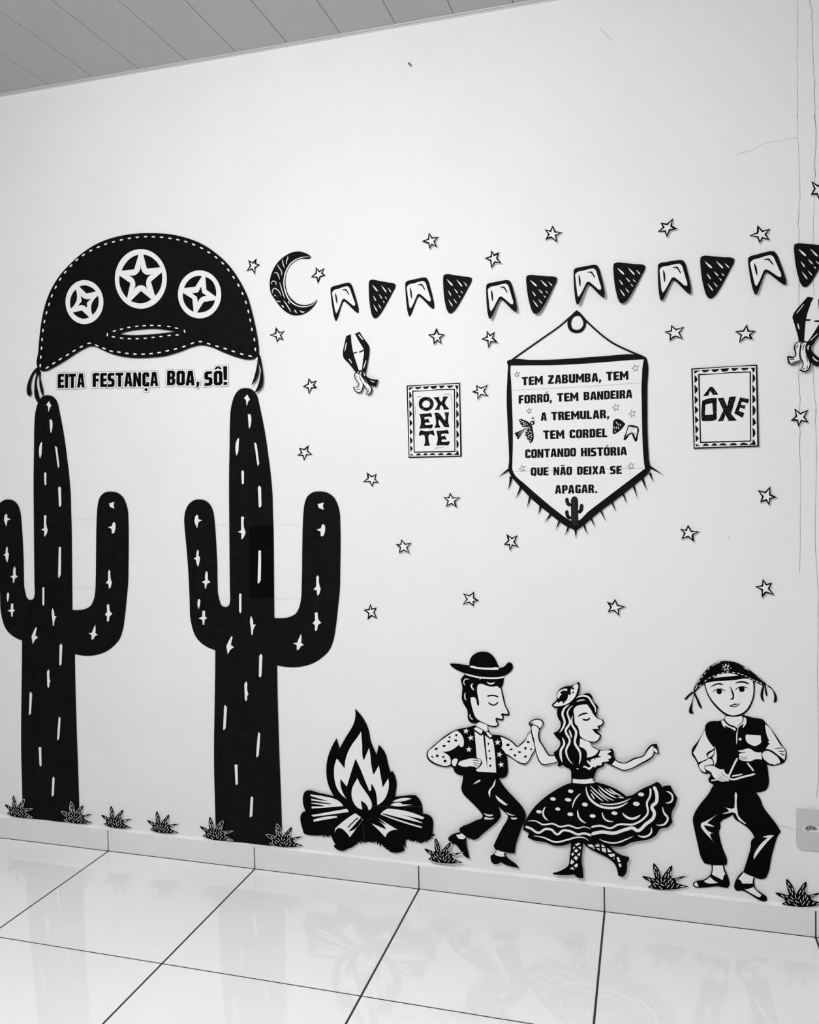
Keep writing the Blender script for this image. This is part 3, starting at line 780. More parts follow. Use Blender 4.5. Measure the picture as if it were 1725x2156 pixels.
f.part('white_ribbon', poly(a5, '1250,1366 1230,1390 1228,1415 1245,1450 1278,1490 1265,1512 1218,1523 1240,1570 1268,1585 1300,1580 1325,1530 1330,1490 1300,1440 1285,1375'), M['k'], 1, sheet=True)
f.part('white_ribbon', poly(a5, '1280,1358 1312,1355 1318,1410 1352,1460 1395,1500 1418,1545 1405,1590 1375,1605 1350,1603 1360,1560 1330,1510 1290,1450 1276,1390'), M['k'], 2, sheet=True)
f.part('ribbon_fill', [poly(a5, '1252,1377 1240,1395 1238,1415 1256,1448 1288,1490 1278,1516 1232,1530 1248,1564 1272,1575 1296,1570 1316,1528 1318,1490 1290,1445 1272,1385')], M['w'], 3.8)
f.part('ribbon_fill', [poly(a5, '1290,1368 1303,1365 1308,1412 1344,1466 1386,1506 1406,1546 1396,1582 1372,1596 1362,1592 1370,1558 1340,1508 1302,1450 1287,1392'), stroke(a5, '1400,1453 1422,1466 1450,1472', 9), stroke(a5, '1330,1370 1342,1410', 9)], M['w'], 5)
f.each('fold_line', [stroke(a5, m, 5) for m in ('1250,1400 1258,1435', '1298,1380 1303,1420', '1335,1465 1360,1490', '1235,1535 1260,1530 1290,1520', '1245,1552 1270,1552 1300,1540', '1385,1535 1380,1580', '1365,1590 1380,1560')], M['k'], 7)
f.pads(a5(1175, 1100), a5(1350, 1100))
BR = Crop(1640, 610, 85 / 965)
f = Cutout('paper_balloon', 'black and white festa paper balloon with ribbons, cut off by the right edge', 'wall decoration', 'paper balloons with ribbons', 1712, 626, 625, 785, (0.002, 0.010))
f.part('lantern', poly(BR, '690,170 1060,212 1190,330 1290,640 1150,850 965,1110 840,1260 610,1240 480,1240 470,1160 400,900 345,720 328,660 340,610 420,480 540,340', ang=40), M['w'], 0, sheet=True)
f.each('dark_panel', [poly(BR, '690,170 840,190 790,280 740,420 690,560 660,690 650,750 625,1000 612,1240 480,1240 470,1160 400,900 345,720 328,660 340,610 420,480 540,340', ang=40), poly(BR, '945,228 1060,212 1190,330 1290,640 1150,850 965,1110 840,1280 690,1245 850,1010 965,820 1015,740 970,520', ang=40),
   poly(BR, '655,700 790,708 735,750 650,745', False), poly(BR, '830,765 885,725 1030,738 1010,780', False), stroke(BR, '600,1232 700,1248', 24, 'flat')], M['k'], 1)
f.each('highlight', [stroke(BR, '605,345 425,568', 18, 'round'), stroke(BR, '455,805 490,945', 28, 'round'), stroke(BR, '935,1045 755,1218', 18, 'round')], M['w'], 2)
f.part('black_ribbon', poly(BR, '690,1240 860,1262 775,1370 790,1450 870,1550 1000,1640 1100,1660 1000,1790 912,1842 770,1740 660,1600 640,1400', ang=45), M['k'], 0.5, sheet=True)
f.part('white_ribbon', poly(BR, '500,1240 430,1260 380,1310 363,1380 375,1450 395,1520 390,1580 350,1602 235,1580 203,1600 215,1700 240,1770 300,1798 400,1772 520,1700 505,1600 497,1400 530,1260'), M['k'], 1, sheet=True)
f.part('white_ribbon', poly(BR, '545,1240 690,1245 655,1360 652,1480 690,1600 750,1700 772,1790 752,1880 690,1950 620,1967 540,1952 490,1925 560,1840 578,1760 522,1640 497,1540 502,1420 525,1300'), M['k'], 2, sheet=True)
f.part('ribbon_fill', [poly(BR, '495,1256 440,1280 402,1330 402,1400 425,1500 420,1580 370,1625 243,1625 260,1710 290,1765 360,1755 505,1680 488,1560 500,1400 520,1270')], M['w'], 3.8)
f.part('ribbon_fill', [poly(BR, '585,1268 670,1262 638,1370 640,1480 675,1600 722,1700 740,1790 712,1880 650,1935 600,1935 530,1908 590,1825 597,1740 545,1630 528,1540 535,1430 560,1320'),
   stroke(BR, '735,1320 700,1380 712,1445', 30), stroke(BR, '815,1600 870,1670 950,1712', 30, 'round'), stroke(BR, '560,1262 540,1330', 12)], M['w'], 5)
f.each('fold_line', [stroke(BR, m, 20) for m in ('470,1300 435,1350 440,1415', '630,1285 590,1370 580,1465', '635,1565 680,1650 695,1740', '685,1800 680,1870 655,1915', '245,1660 390,1660', '285,1725 370,1730 475,1680', '570,1930 620,1860')], M['k'], 7)
f.pads(BR(480, 600), BR(1100, 500))

# ------------------------------------------------------------------ poster OXENTE and poster ÔXE
O = Crop(850, 800, 130 / 1649); X = Crop(1445, 755, 165 / 1725)
TRI = ['140,205 280,192 145,278', '300,190 500,180 410,238 365,252 340,238', '512,180 695,165 620,235 575,243 545,228', '712,165 912,150 860,225 770,238 745,220', '937,152 1117,148 1040,215 985,220', '1152,150 1340,147 1265,205 1200,212', '1357,148 1460,145 1460,200 1412,278 1405,210',
 '150,305 215,415 215,440 152,500', '150,530 223,635 222,665 155,765', '156,795 225,890 225,925 157,1010', '158,1040 233,1130 232,1165 163,1250', '164,1280 238,1380 235,1410 168,1470', '168,1502 240,1600 238,1622 175,1715', '174,1737 243,1820 242,1845 180,1925', '180,1955 275,2020 186,2020',
 '1410,290 1468,390 1468,435 1408,520', '1407,550 1473,665 1470,680 1408,765', '1408,790 1475,920 1474,945 1406,1010', '1408,1045 1475,1145 1477,1190 1412,1310', '1412,1340 1484,1478 1484,1488 1412,1560', '1410,1590 1474,1705 1474,1730 1416,1835',
 '320,2018 368,1962 425,1960 480,2015', '510,2015 560,1957 612,1957 655,2013', '675,2010 755,1957 800,1955 870,2010', '900,2010 980,1954 1035,1952 1085,2010', '1115,2010 1190,1944 1232,1946 1318,1998 1318,2005', '1320,2002 1412,1945 1415,1862 1480,1985 1480,2006']
FO = ('80,150 800,112 1510,75 1552,2048 135,2082', '112,178 480,152 900,124 1480,106 1514,2018 158,2050')
FI = ('230,285 600,280 900,250 1375,238 1385,1925 272,1945', '262,312 560,300 900,275 1345,264 1358,1896 298,1914')
def poster(name, lab, c, F, sub):
    cx, cy = F(O(800, 1100)); ys = F(O(800, 80))[1], F(O(800, 2080))[1]
    f = Cutout(name, lab, 'poster', None, cx, ys[1], ys[0], ys[1], (0.0015, 0.0025) if c is O else (0.003, 0.0045))
    f.part('paper', mapped(poly(O, '78,148 800,108 1512,73 1554,2050 133,2084', False), F), M['w'], 0, sheet=True)
    f.part('outer_frame_line', mapped(poly(O, FO[0], False, (FO[1],)), F), M['k2'], 1)
    f.part('inner_frame_line', mapped(poly(O, FI[0], False, (FI[1],)), F), M['k2'], 1)
    f.each('border_tooth', [mapped(poly(O, t, True, ang=35), F) for t in TRI], M['k'], 1)
    f.pads(F(O(300, 300)), F(O(1300, 300)), F(O(800, 1900)))
    return f
ident = lambda p: p
f = poster('printed_poster', 'small white poster with toothed border and the word OXENTE', O, ident, None)
ltr = [poly(O, '605,457 680,465 750,510 795,580 803,650 780,730 720,795 640,825 560,820 480,785 425,730 407,650 415,570 460,500 530,463', holes=('607,548 660,560 705,605 712,660 685,710 640,740 585,738 520,710 497,655 515,595 555,558',)),
 poly(O, '792,468 880,460 960,455 950,490 965,535 1000,585 1040,540 1055,495 1040,450 1120,443 1197,440 1150,510 1100,620 1150,700 1215,768 1210,785 1060,795 1065,760 1005,668 965,740 970,797 885,800 815,800 850,770 915,640 850,530'),
 poly(O, '418,915 500,905 640,895 722,878 755,985 748,997 700,980 600,985 555,1000 558,1050 600,1055 655,1025 700,1135 690,1143 640,1135 575,1140 565,1170 580,1203 650,1205 770,1178 780,1200 738,1298 600,1290 500,1297 430,1300 430,1280 450,1220 450,1000 435,950'),
 poly(O, '812,888 930,880 980,920 1040,1005 1100,1085 1112,1060 1110,930 1085,868 1150,863 1220,866 1200,950 1195,1150 1218,1250 1210,1264 1095,1262 1060,1215 1000,1120 945,1055 940,1180 978,1250 970,1275 828,1277 826,1262 850,1220 850,1000 835,920'),
 poly(O, '460,1338 560,1365 680,1365 795,1338 833,1480 822,1492 760,1460 695,1450 672,1480 668,1600 685,1690 707,1740 700,1755 545,1762 545,1745 568,1690 570,1550 555,1475 500,1465 425,1505 418,1490')]
shift = lambda p: (p[0] + 448 * O.k, p[1] + 452 * O.k)
ltr.append(mapped(ltr[2], shift))
f.each('letter', ltr, M['k'], 1)
f.each('scratch_line', [stroke(O, '345,450 420,452 490,437', 11), stroke(O, '1090,395 1235,385 1255,410 1290,700 1320,1100', 12, 'in'), stroke(O, '285,630 308,720 298,1000 305,1400 315,1500', 10), stroke(O, '835,1818 1060,1803 1240,1785', 12, 'in')], M['k'], 1)
fl = f.part('ink_flecks', [ell(O, x, y, r, r * .6, 30) for x, y, r in ((680, 532, 24), (515, 772, 18), (745, 672, 14), (740, 600, 9), (497, 965, 16), (515, 1240, 15), (540, 1092, 9), (905, 940, 16), (1157, 915, 11), (1145, 1195, 18), (612, 1438, 12), (708, 1408, 13), (628, 1703, 13), (950, 1412, 15), (968, 1700, 15), (995, 1543, 10), (1025, 625, 12), (1130, 750, 9), (1100, 490, 9))], M['g'], 2)
tag(fl, kind='stuff')
FX = affine([O(*q) for q in ((80, 150), (1510, 75), (1552, 2048), (135, 2082))], [X(*q) for q in ((115, 220), (1565, 130), (1608, 1940), (165, 1985))])
f = poster('printed_poster', 'white poster with toothed border and the word ÔXE, nearer the right edge', X, FX, None)
f.each('letter', [poly(X, '370,830 450,725 525,625 560,620 590,628 650,705 708,795 590,803 560,750 535,715 505,770 490,818 430,820', ang=35),
 poly(X, '355,930 420,902 520,875 610,866 678,866 673,1100 677,1320 660,1345 600,1365 480,1378 350,1372 335,1250 342,1080', ang=35, holes=('425,1015 575,975 595,1230 415,1240',)),
 poly(X, '695,870 825,860 905,1050 950,850 1035,835 1103,838 1040,1050 990,1215 1120,1365 938,1375 870,1235 820,1370 700,1388 820,1140', ang=30),
 poly(X, '1190,852 1388,890 1368,985 1225,948 1205,1020 1308,1025 1292,1112 1195,1078 1160,1150 1285,1198 1243,1305 1060,1205', False)], M['k'], 1)
rr = random.Random(3); dd = []
for x, y, a in ((470, 925, 0), (545, 925, 0), (430, 1330, 0), (470, 1282, -8), (570, 1282, 0), (385, 1090, 90), (395, 1200, 90), (362, 1280, 90), (500, 1310, 0), (650, 1020, 90), (602, 1070, 90), (612, 1160, 90), (650, 1190, 90), (590, 1000, 60), (630, 1320, 20),
                (755, 930, 60), (800, 925, 70), (800, 990, 65), (830, 960, 60), (858, 1030, 60), (825, 1095, 60), (865, 1110, 50), (930, 1100, 95), (970, 920, 95), (1018, 930, 95), (1058, 880, 110), (960, 1000, 95), (1025, 1005, 95), (960, 1150, 100), (980, 1190, 80), (925, 1185, 50), (960, 1260, 50), (1010, 1280, 50), (825, 1170, 120), (850, 1210, 110), (770, 1280, 115), (800, 1320, 110), (755, 1345, 120), (960, 1340, 40),
                (1250, 885, 10), (1300, 895, 10), (1350, 900, 10), (1300, 915, 10), (1145, 1020, 110), (1240, 1055, 15), (1270, 1045, 0), (1130, 1165, 60), (1185, 1210, 20), (1145, 1240, 25), (1210, 1235, 20), (545, 705, 50), (510, 730, 120), (630, 735, 60), (625, 765, 60)):
    l = 15; dx, dy = l * math.cos(math.radians(a)), l * math.sin(math.radians(a))
    dd.append(stroke(X, '%f,%f %f,%f' % (x - dx, y - dy, x + dx, y + dy), 7))
tag(f.part('ink_flecks', dd, M['g'], 2), kind='stuff')

# ------------------------------------------------------------------ the text pennant
P1 = Crop(1060, 740, 320 / 1725); P2 = Crop(1060, 880, 320 / 1725); P3 = Crop(1040, 960, 380 / 1725)
f = Cutout('text_pennant', 'white pointed pennant with thick black border, spiky fringe and rhyme text', 'banner', None, 1213, 1115, 655, 1125, (0.002, 0.0055))
outer = P1.pts('38,120 50,105 110,88 300,95 600,90 900,70 1200,48 1480,32 1530,38 1600,55 1625,75 1636,110 1636,400 1636,700 1637,862 1648,1120 1658,1250 1668,1295') + P3.pts('1503,112 1475,168 1415,222 1330,292 1230,372 1130,447 1020,527 930,602 860,662 790,712 770,705 710,680 630,630 550,566 455,491 345,396 265,311 175,206 150,165 140,130') + P1.pts('65,1250 62,1100 50,862 38,500 48,250 50,150')
inner = P1.pts('85,160 300,158 600,155 900,140 1200,118 1450,98 1597,90 1580,180 1574,300 1570,360 1572,600 1576,862 1580,1000 1590,1180 1603,1300') + P3.pts('1445,120 1300,230 1100,382 900,535 800,620 745,622 700,598 600,525 450,402 300,270 195,170 180,135') + P1.pts('104,1250 108,1100 108,862 100,600 90,350 82,200')
f.part('cloth', ('P', smooth(outer, ang=45), []), M['w'], 0, sheet=True)
f.part('border', ('P', smooth(outer, ang=45), [smooth(inner, ang=40)]), M['k'], 1)
for q, w in (('150,125 100,160 42,203', 24), ('165,195 155,260 133,328', 30), ('262,290 240,345 207,408', 28), ('350,380 335,435 314,497', 26), ('447,478 440,515 421,560', 26), ('548,555 520,590 489,635', 26), ('628,622 610,665 587,710', 22), ('715,672 700,715 675,760', 24), ('780,695 783,735 782,782', 30),
             ('860,650 875,700 897,752', 24), ('930,595 950,640 970,683', 20), ('1022,518 1045,570 1072,625', 20), ('1130,440 1150,490 1168,538', 20), ('1235,362 1255,410 1270,458', 22), ('1335,282 1355,345 1375,410', 22), ('1420,208 1440,270 1467,335', 28), ('1490,160 1508,205 1528,250', 26), ('1490,103 1550,138 1622,181', 24)):
    f.part('fringe_spike', stroke(P3, q, w, 'in'), M['k'], 1, sheet=True)
pw = Crop(0, 0, 1)
f.part('hanging_cord', [stroke(pw, '1213.4,656 1198,670 1182,684 1140,714 1100,742 1079,757', 3.2, 'flat')], M['k'], 1, sheet=True)
f.part('hanging_cord', [stroke(pw, '1214,656 1234,675 1255,694.7 1285.5,718.8 1330,741 1352,750', 3.8, 'flat')], M['k'], 1, sheet=True)
f.part('ring', [poly(G, '222,1412 268,1440 310,1485 360,1552 358,1620 335,1680 290,1720 215,1732 150,1712 110,1660 100,1590 112,1530 160,1480 210,1435', ang=60, holes=('236,1490 275,1500 305,1540 322,1585 312,1640 280,1675 225,1688 170,1665 150,1610 160,1550 190,1508',))], M['k'], 1.4, sheet=True)
tx = []
for t, BL, BRr, h, gp in (('TEM', (212, 388), (452, 373), (-3, -97), .6), ('ZABUMBA,', (507, 371), (1112, 342), (0, -101), .55), ('TEM', (1170, 334), (1423, 320), (-3, -101), .6),
                      ('FORRÓ,', (174, 595), (552, 573), (0, -97), .55), ('TEM', (612, 573), (856, 560), (-3, -97), .6), ('BANDEIRA', (912, 556), (1466, 529), (0, -96), .55),
                      ('A', (425, 791), (494, 786), (0, -96), .5), ('TREMULAR,', (546, 784), (1203, 757), (-3, -96), .55)):
    tx += word(P1, t, BL, BRr, h, gp)
for t, BL, BRr, h, gp in (('TEM', (455, 241), (696, 233), (-4, -97), .6), ('CORDEL', (752, 232), (1181, 217), (0, -98), .55), ('CONTANDO', (248, 457), (826, 437), (0, -98), .55), ('HISTÓRIA', (882, 438), (1406, 423), (-2, -97), .55),
                      ('QUE', (312, 656), (515, 650), (0, -92), .55), ('NÃO', (570, 652), (781, 645), (0, -94), .6), ('DEIXA', (838, 646), (1159, 638), (0, -93), .55), ('SE', (1212, 641), (1345, 636), (0, -94), .55), ('APAGAR.', (587, 861), (1066, 850), (0, -96), .6)):
    tx += word(P2, t, BL, BRr, h, gp)
f.each('letter', tx, M['k'], 1)
base5 = ((-10, -33), (32, -22), (22, 28), (-14, 38), (-36, 4))
for c, x, y, s_, dr in ((P1, 158, 258, .92, 0), (P1, 1502, 187, 1.2, 0), (P1, 295, 672, .95, 0), (P1, 1280, 633, 1.2, 0), (P1, 1467, 703, 1.2, 0), (P2, 216, 572, 1.12, 0), (P2, 1452, 543, 1.2, 0)):
    tp = [c(x + a * s_, y + b * s_) for a, b in base5]; lp = star5(tp, .5)
    f.part('printed_star', ('P', offset_loop(lp, .45), [offset_loop(lp, -.55)]), M['k2'], 1)
# bird
b = f.part('printed_bird', [poly(P2, '178,22 190,10 215,15 300,58 318,78 290,95 262,98 225,106 210,95 212,82 192,68 193,48 176,34', ang=60), poly(P2, '292,98 326,78 335,130 346,200 343,240 330,272 305,286 295,272 293,250 268,240 268,215 248,198 248,180 258,150', ang=60),
    poly(P2, '292,88 200,140 160,158 130,170 128,185 145,192 140,208 160,214 155,234 172,240 200,205 240,150 305,100', ang=60), ell(P2, 330, 56, 27, 24)], M['k'], 1)
f.part('bird_pattern', [ell(P2, x, y, 8, 6) for x, y in ((194, 26), (210, 46), (226, 40), (232, 62), (250, 56), (248, 78), (270, 72), (230, 84), (302, 122), (268, 150), (300, 150), (285, 170), (316, 160), (318, 185), (298, 195), (320, 210), (285, 222), (312, 235), (308, 262), (262, 182), (285, 205))] +
    [ell(P2, 326, 56, 12, 10), stroke(P2, '300,92 210,150 165,180', 4), stroke(P2, '302,98 215,165 165,205', 4), stroke(P2, '300,104 225,170 180,225', 4)], M['w'], 2)['kind'] = 'stuff'
f.part('leaf_sprig', [poly(P2, '315,8 340,-12 350,8', False), stroke(P2, '350,30 372,38', 5), stroke(P2, '348,10 352,40', 3)], M['k2'], 1)
f.part('printed_triangle', poly(P2, '1262,20 1272,14 1380,62 1386,70 1275,178 1262,184 1245,180 1242,160 1245,110', ang=60), M['k'], 1)
f.part('triangle_dashes', [stroke(P2, q, 9) for q in ('1280,40 1288,68', '1303,60 1308,88', '1328,65 1333,92', '1285,95 1290,125', '1262,98 1266,125', '1308,100 1310,128', '1268,140 1270,165')], M['w'], 2)['kind'] = 'stuff'
f.part('printed_flag', poly(P2, '1415,85 1430,82 1530,100 1538,115 1528,200 1512,268 1504,275 1494,262 1462,180 1445,185 1378,252 1366,252 1366,240 1390,170', ang=50, holes=('1425,97 1522,114 1512,195 1502,225 1495,225 1470,168 1458,164 1440,170 1392,212 1402,170',)), M['k'], 1)
f.part('flag_hatch', [stroke(P2, q, 4) for q in ('1440,110 1500,120', '1435,155 1470,135', '1490,160 1502,195')], M['k'], 1)['kind'] = 'stuff'
MC_ = Crop(1180, 1030, 60 / 1294)
f.part('printed_cactus', [poly(MC_, '500,1560 490,1200 485,900 482,600 495,450 540,370 600,335 660,328 730,350 780,410 805,480 815,600 812,900 820,1200 830,1420 830,1600'),
    stroke(MC_, '312,390 315,560 360,670 430,715 520,725', 168, 'round'), stroke(MC_, '308,955 310,1130 355,1250 430,1310 520,1318', 164, 'round'), stroke(MC_, '965,665 965,850 930,980 860,1040 780,1050', 176, 'round')], M['k'], 1.6)
rr = random.Random(5); q = []
for i in range(5):
    for j in range(12):
        x = 545 + i * 55 + rr.uniform(-8, 8); y = 400 + j * 105 + (i % 2) * 50
        q.append(stroke(MC_, '%f,%f %f,%f' % (x, y, x, y + 65), 22))
for x, y in ((280, 400), (340, 380), (300, 520), (330, 620), (400, 700), (290, 1000), (300, 1130), (370, 1150), (430, 1260), (960, 680), (930, 740), (1000, 800), (930, 840), (960, 920), (860, 1030)):
    q.append(stroke(MC_, '%f,%f %f,%f' % (x, y, x + 8, y + 50), 20))
f.part('cactus_spines', q, M['dg'], 2.8)['kind'] = 'stuff'
f.part('page_seam', [stroke(P1, '100,440 900,400 1568,356', 3, 'flat')], M['g'], 0.2); f.part('page_seam', [stroke(P2, '110,605 800,590 1600,570', 3, 'flat')], M['g'], 0.2)
f.pads(P1(120, 300), P1(1540, 250), P2(200, 500), P2(1500, 480), P3(700, 560))

# ------------------------------------------------------------------ campfire
FA = Crop(620, 1480, 300 / 1725)
f = Cutout('paper_campfire', 'black paper campfire with white carved flames and split logs', 'wall decoration', None, 775, 1790, 1490, 1800, (0.0016, 0.0075))
f.part('silhouette', poly(FA, '733,70 800,140 860,230 900,330 925,460 960,550 997,625 1020,508 1070,560 1105,620 1130,720 1160,835 1190,828 1220,890 1237,980 1230,1060 1215,1135 1330,1125 1420,1115 1470,1120 1520,1175 1550,1270 1550,1340 1620,1355 1665,1390 1680,1440 1677,1520 1673,1590 1700,1587 1697,1605 1650,1625 1690,1640 1650,1642 1632,1665 1610,1655 1612,1692 1585,1672 1575,1680 1510,1697 1497,1670 1482,1700 1475,1668 1455,1672 1432,1690 1428,1660 1400,1680 1395,1655 1355,1655 1345,1700 1365,1765 1320,1718 1338,1785 1240,1815 1180,1808 1150,1800 1148,1778 1128,1778 1110,1770 1108,1752 1085,1750 1055,1705 1045,1745 1022,1690 1010,1722 990,1672 975,1702 958,1664 962,1697 900,1680 840,1690 800,1665 818,1712 775,1680 765,1712 750,1707 700,1747 650,1765 600,1790 530,1780 500,1760 478,1740 480,1722 497,1715 460,1650 440,1605 430,1600 422,1632 408,1603 398,1625 372,1600 347,1640 350,1605 240,1605 180,1600 115,1582 90,1500 73,1420 75,1365 95,1330 137,1310 115,1260 102,1200 103,1140 125,1075 150,1063 300,1090 480,1130 430,1040 395,930 386,820 400,680 440,560 510,430 548,552 620,420 700,290 725,230 738,170', ang=42), M['k2'], 0, sheet=True)
f.part('outer_flame', poly(FA, '808,345 820,500 830,670 835,688 845,688 865,640 905,545 918,620 930,740 952,855 965,862 1023,757 1045,880 1070,1022 1137,915 1145,980 1130,1080 1080,1180 1003,1238 998,1150 980,1060 932,975 928,1060 908,1067 860,950 800,800 740,675 700,800 635,1012 558,920 560,1000 580,1070 630,1160 570,1110 520,1040 488,940 480,850 490,740 515,673 560,730 610,795 612,730 640,620 700,500 760,420', ang=42), M['w'], 1)
f.part('inner_flame', poly(FA, '765,910 790,970 850,1060 910,1150 938,1220 932,1275 900,1300 885,1255 850,1210 805,1185 822,1290 770,1270 715,1200 692,1110 705,1020 740,950', ang=50), M['w'], 1)
for t in ('193,1108 350,1130 480,1160 540,1190 592,1248 400,1265 210,1278 208,1254 355,1252 355,1242 205,1216 205,1207 440,1228 445,1220 300,1195 203,1180 205,1160 310,1178 420,1188 300,1158 195,1125', '205,1358 420,1320 630,1282 650,1295 657,1320 430,1352 228,1378', '228,1415 350,1382 515,1370 518,1388 235,1438',
          '738,1335 808,1385 665,1545 668,1556 700,1545 825,1402 830,1410 750,1520 672,1627 620,1560 580,1525 530,1513 505,1535 487,1570 495,1520 560,1460', '935,1458 1110,1532 1105,1520 1022,1430 1105,1475 1108,1468 1018,1395 1140,1470 1250,1535 1175,1545 1135,1570 1103,1628 1030,1550',
          '1043,1350 1090,1300 1130,1282 1200,1285 1575,1388 1555,1408 1240,1340 1400,1385 1550,1450 1545,1455 1300,1395 1070,1335 1068,1348 1300,1425 1548,1500 1540,1515 1200,1410', '1187,1195 1250,1165 1420,1158 1350,1182', '1162,1235 1220,1210 1305,1215 1292,1226 1428,1232 1340,1245 1250,1252'):
    f.part('log_grain', poly(FA, t, ang=33), M['w'], 1)
f.part('grain_line', stroke(FA, '770,1390 710,1445 648,1508', 14, 'flat'), M['k2'], 2)
f.part('page_seam', [stroke(FA, '820,1248 1540,1256', 2.5, 'flat'), stroke(FA, '830,1440 850,1690', 3)], M['dg'], 1)
f.pads(FA(500, 1000), FA(1190, 1000), FA(150, 1500), FA(1600, 1500))

# ------------------------------------------------------------------ grass tufts along the skirting
GA = Crop(1340, 1800, 130 / 1725)
GO = poly(GA, '158,598 200,592 300,605 420,640 515,662 520,640 490,520 470,400 468,290 482,228 500,235 570,310 640,420 680,540 695,625 720,625 760,560 850,440 930,340 992,295 1008,320 1005,400 985,520 990,620 1020,645 1100,640 1250,605 1430,575 1320,630 1150,710 1100,730 1120,770 1250,820 1380,860 1475,882 1350,910 1200,945 1050,965 900,975 760,980 600,968 450,940 315,895 370,865 415,840 410,790 370,745 280,700 200,645')
GD = [stroke(GA, '%d,%d %d,%d' % q, 17, 'round') for q in ((505,318,575,415),(495,390,517,500),(552,465,568,600),(608,455,642,550),(605,575,625,655),(942,380,880,490),(852,520,790,635),(912,525,888,655),(972,455,950,580),(1215,652,1090,688),(312,645,408,722),(432,675,505,725),(565,688,642,780),(688,645,708,762),(815,680,762,765),(922,690,885,800),(968,640,963,722),(1025,712,975,815),(470,800,545,890),(505,770,625,832),(670,810,785,865),(818,775,840,870),(938,828,858,925),(1055,800,1040,865),(1020,870,982,940),(1200,830,1120,900),(1350,878,1225,895),(642,880,728,958),(405,875,455,912))]
GK = [GA(*q) for q in ((158, 598), (482, 228), (992, 295), (315, 895), (1475, 882))]
t1 = Crop(0, 1400, .2); t4 = Crop(0, 1640, 600 / 1725); t5 = Crop(380, 1420, .2); t7 = Crop(600, 1640, 600 / 1725); t9 = Crop(1125, 1640, 600 / 1725)
for c, t, lab in ((t1, ((45, 1470), (135, 1378), (258, 1412), (75, 1560), (335, 1605)), 'at the left foot of the left cactus'), (t1, ((645, 1545), (742, 1442), (878, 1477), (680, 1632), (970, 1660)), 'at the right foot of the left cactus'),
                  (t1, ((1065, 1580), (1162, 1485), (1300, 1522), (1092, 1672), (1385, 1715)), 'above the first skirting joint'), (t4, ((890, 250), (945, 195), (1025, 215), (908, 305), (1082, 325)), 'alone, midway between the two cacti'),
                  (t5, ((200, 1602), (305, 1500), (450, 1540), (237, 1693), (550, 1748)), 'at the left foot of the middle cactus'), (t5, ((905, 1685), (1015, 1572), (1172, 1610), (942, 1783), (1293, 1800)), 'between the middle cactus and the campfire'),
                  (t7, ((843, 422), (912, 357), (1003, 383), (865, 485), (1078, 505)), 'at the raised shoe of the dancing man'), (GA, ((158, 598), (482, 228), (992, 295), (315, 895), (1475, 882)), 'between the dancing woman and the triangle player'),
                  (t9, ((1457, 690), (1527, 607), (1648, 618), (1500, 755), (1762, 757)), 'at the right edge past the triangle player')):
    k = [c(*q) for q in t]; F = affine(GK, k); ys = [q[1] for q in k]; xs = [q[0] for q in k]
    f = Cutout('paper_grass_tuft', 'small black paper grass tuft with white dashes, ' + lab, 'wall decoration', 'paper grass tufts along the skirting', sum(xs) / 5, max(ys), min(ys), max(ys), (0.0150, 0.0120) if 'raised shoe' in lab else (0.0060, 0.0055))
    g0 = mapped(GO, F)
    f.part('paper', grown(g0, .75), M['w'], 0, sheet=True)
    f.part('blades', g0, M['k2'], 1)
    f.part('vein_dashes', [mapped(s, F) for s in GD], M['w'], 2)['kind'] = 'stuff'
    f.pads(F(GA(800, 850)))

# ------------------------------------------------------------------ dancing man (a flat printed cut-out)
MA = Crop(930, 1360, 200 / 1725); MB = Crop(890, 1510, 250 / 1725); MC = Crop(930, 1630, 200 / 1725)
f = Cutout('dancing_man_cutout', 'printed paper man dancing in a black brimmed hat and star vest', 'wall decoration', None, 1000, 1820, 1372, 1825, (0.003, 0.0095))
f.part('legs', poly(MC, '330,-30 392,20 385,100 362,290 385,345 500,470 620,590 700,680 745,750 748,770 735,795 650,830 500,900 350,965 322,990 322,1010 345,1060 440,1135 520,1170 590,1192 630,1183 750,1085 900,960 1030,840 1075,750 1060,670 1025,575 1100,650 1180,720 1205,755 1208,785 1190,830 1100,980 1000,1180 945,1300 980,1365 1050,1395 1150,1415 1250,1432 1335,1440 1345,1310 1400,1130 1460,960 1525,800 1525,720 1470,600 1350,460 1200,300 1090,160 1040,60 1060,-40 700,-90', ang=48), M['k2'], 0, sheet=True)
f.part('shoe', poly(MC, '345,1055 230,1080 170,1110 125,1155 120,1175 140,1220 180,1240 195,1270 245,1270 310,1340 380,1440 430,1500 480,1523 515,1522 480,1400 450,1260 445,1160 440,1125', ang=48), M['k2'], 6, sheet=True)
f.part('shoe', poly(MC, '1000,1365 985,1400 890,1480 890,1540 910,1600 960,1632 1020,1630 1080,1597 1150,1640 1280,1680 1415,1704 1350,1630 1240,1550 1170,1480 1150,1430 1148,1405', ang=48), M['k2'], 1, sheet=True)
f.part('torso', poly(MB, '830,75 765,115 640,150 500,180 420,215 330,270 220,360 110,455 65,505 55,550 75,610 120,655 200,695 290,720 360,725 400,712 445,740 452,760 465,795 500,825 590,852 800,900 1105,880 1160,885 1215,865 1235,820 1237,700 1220,550 1330,620 1430,680 1490,692 1540,650 1600,540 1645,470 1612,330 1578,205 1545,225 1500,310 1420,390 1378,430 1310,355 1230,305 1130,265 985,232 958,190 945,115', ang=45), M['k2'], 0.5, sheet=True)
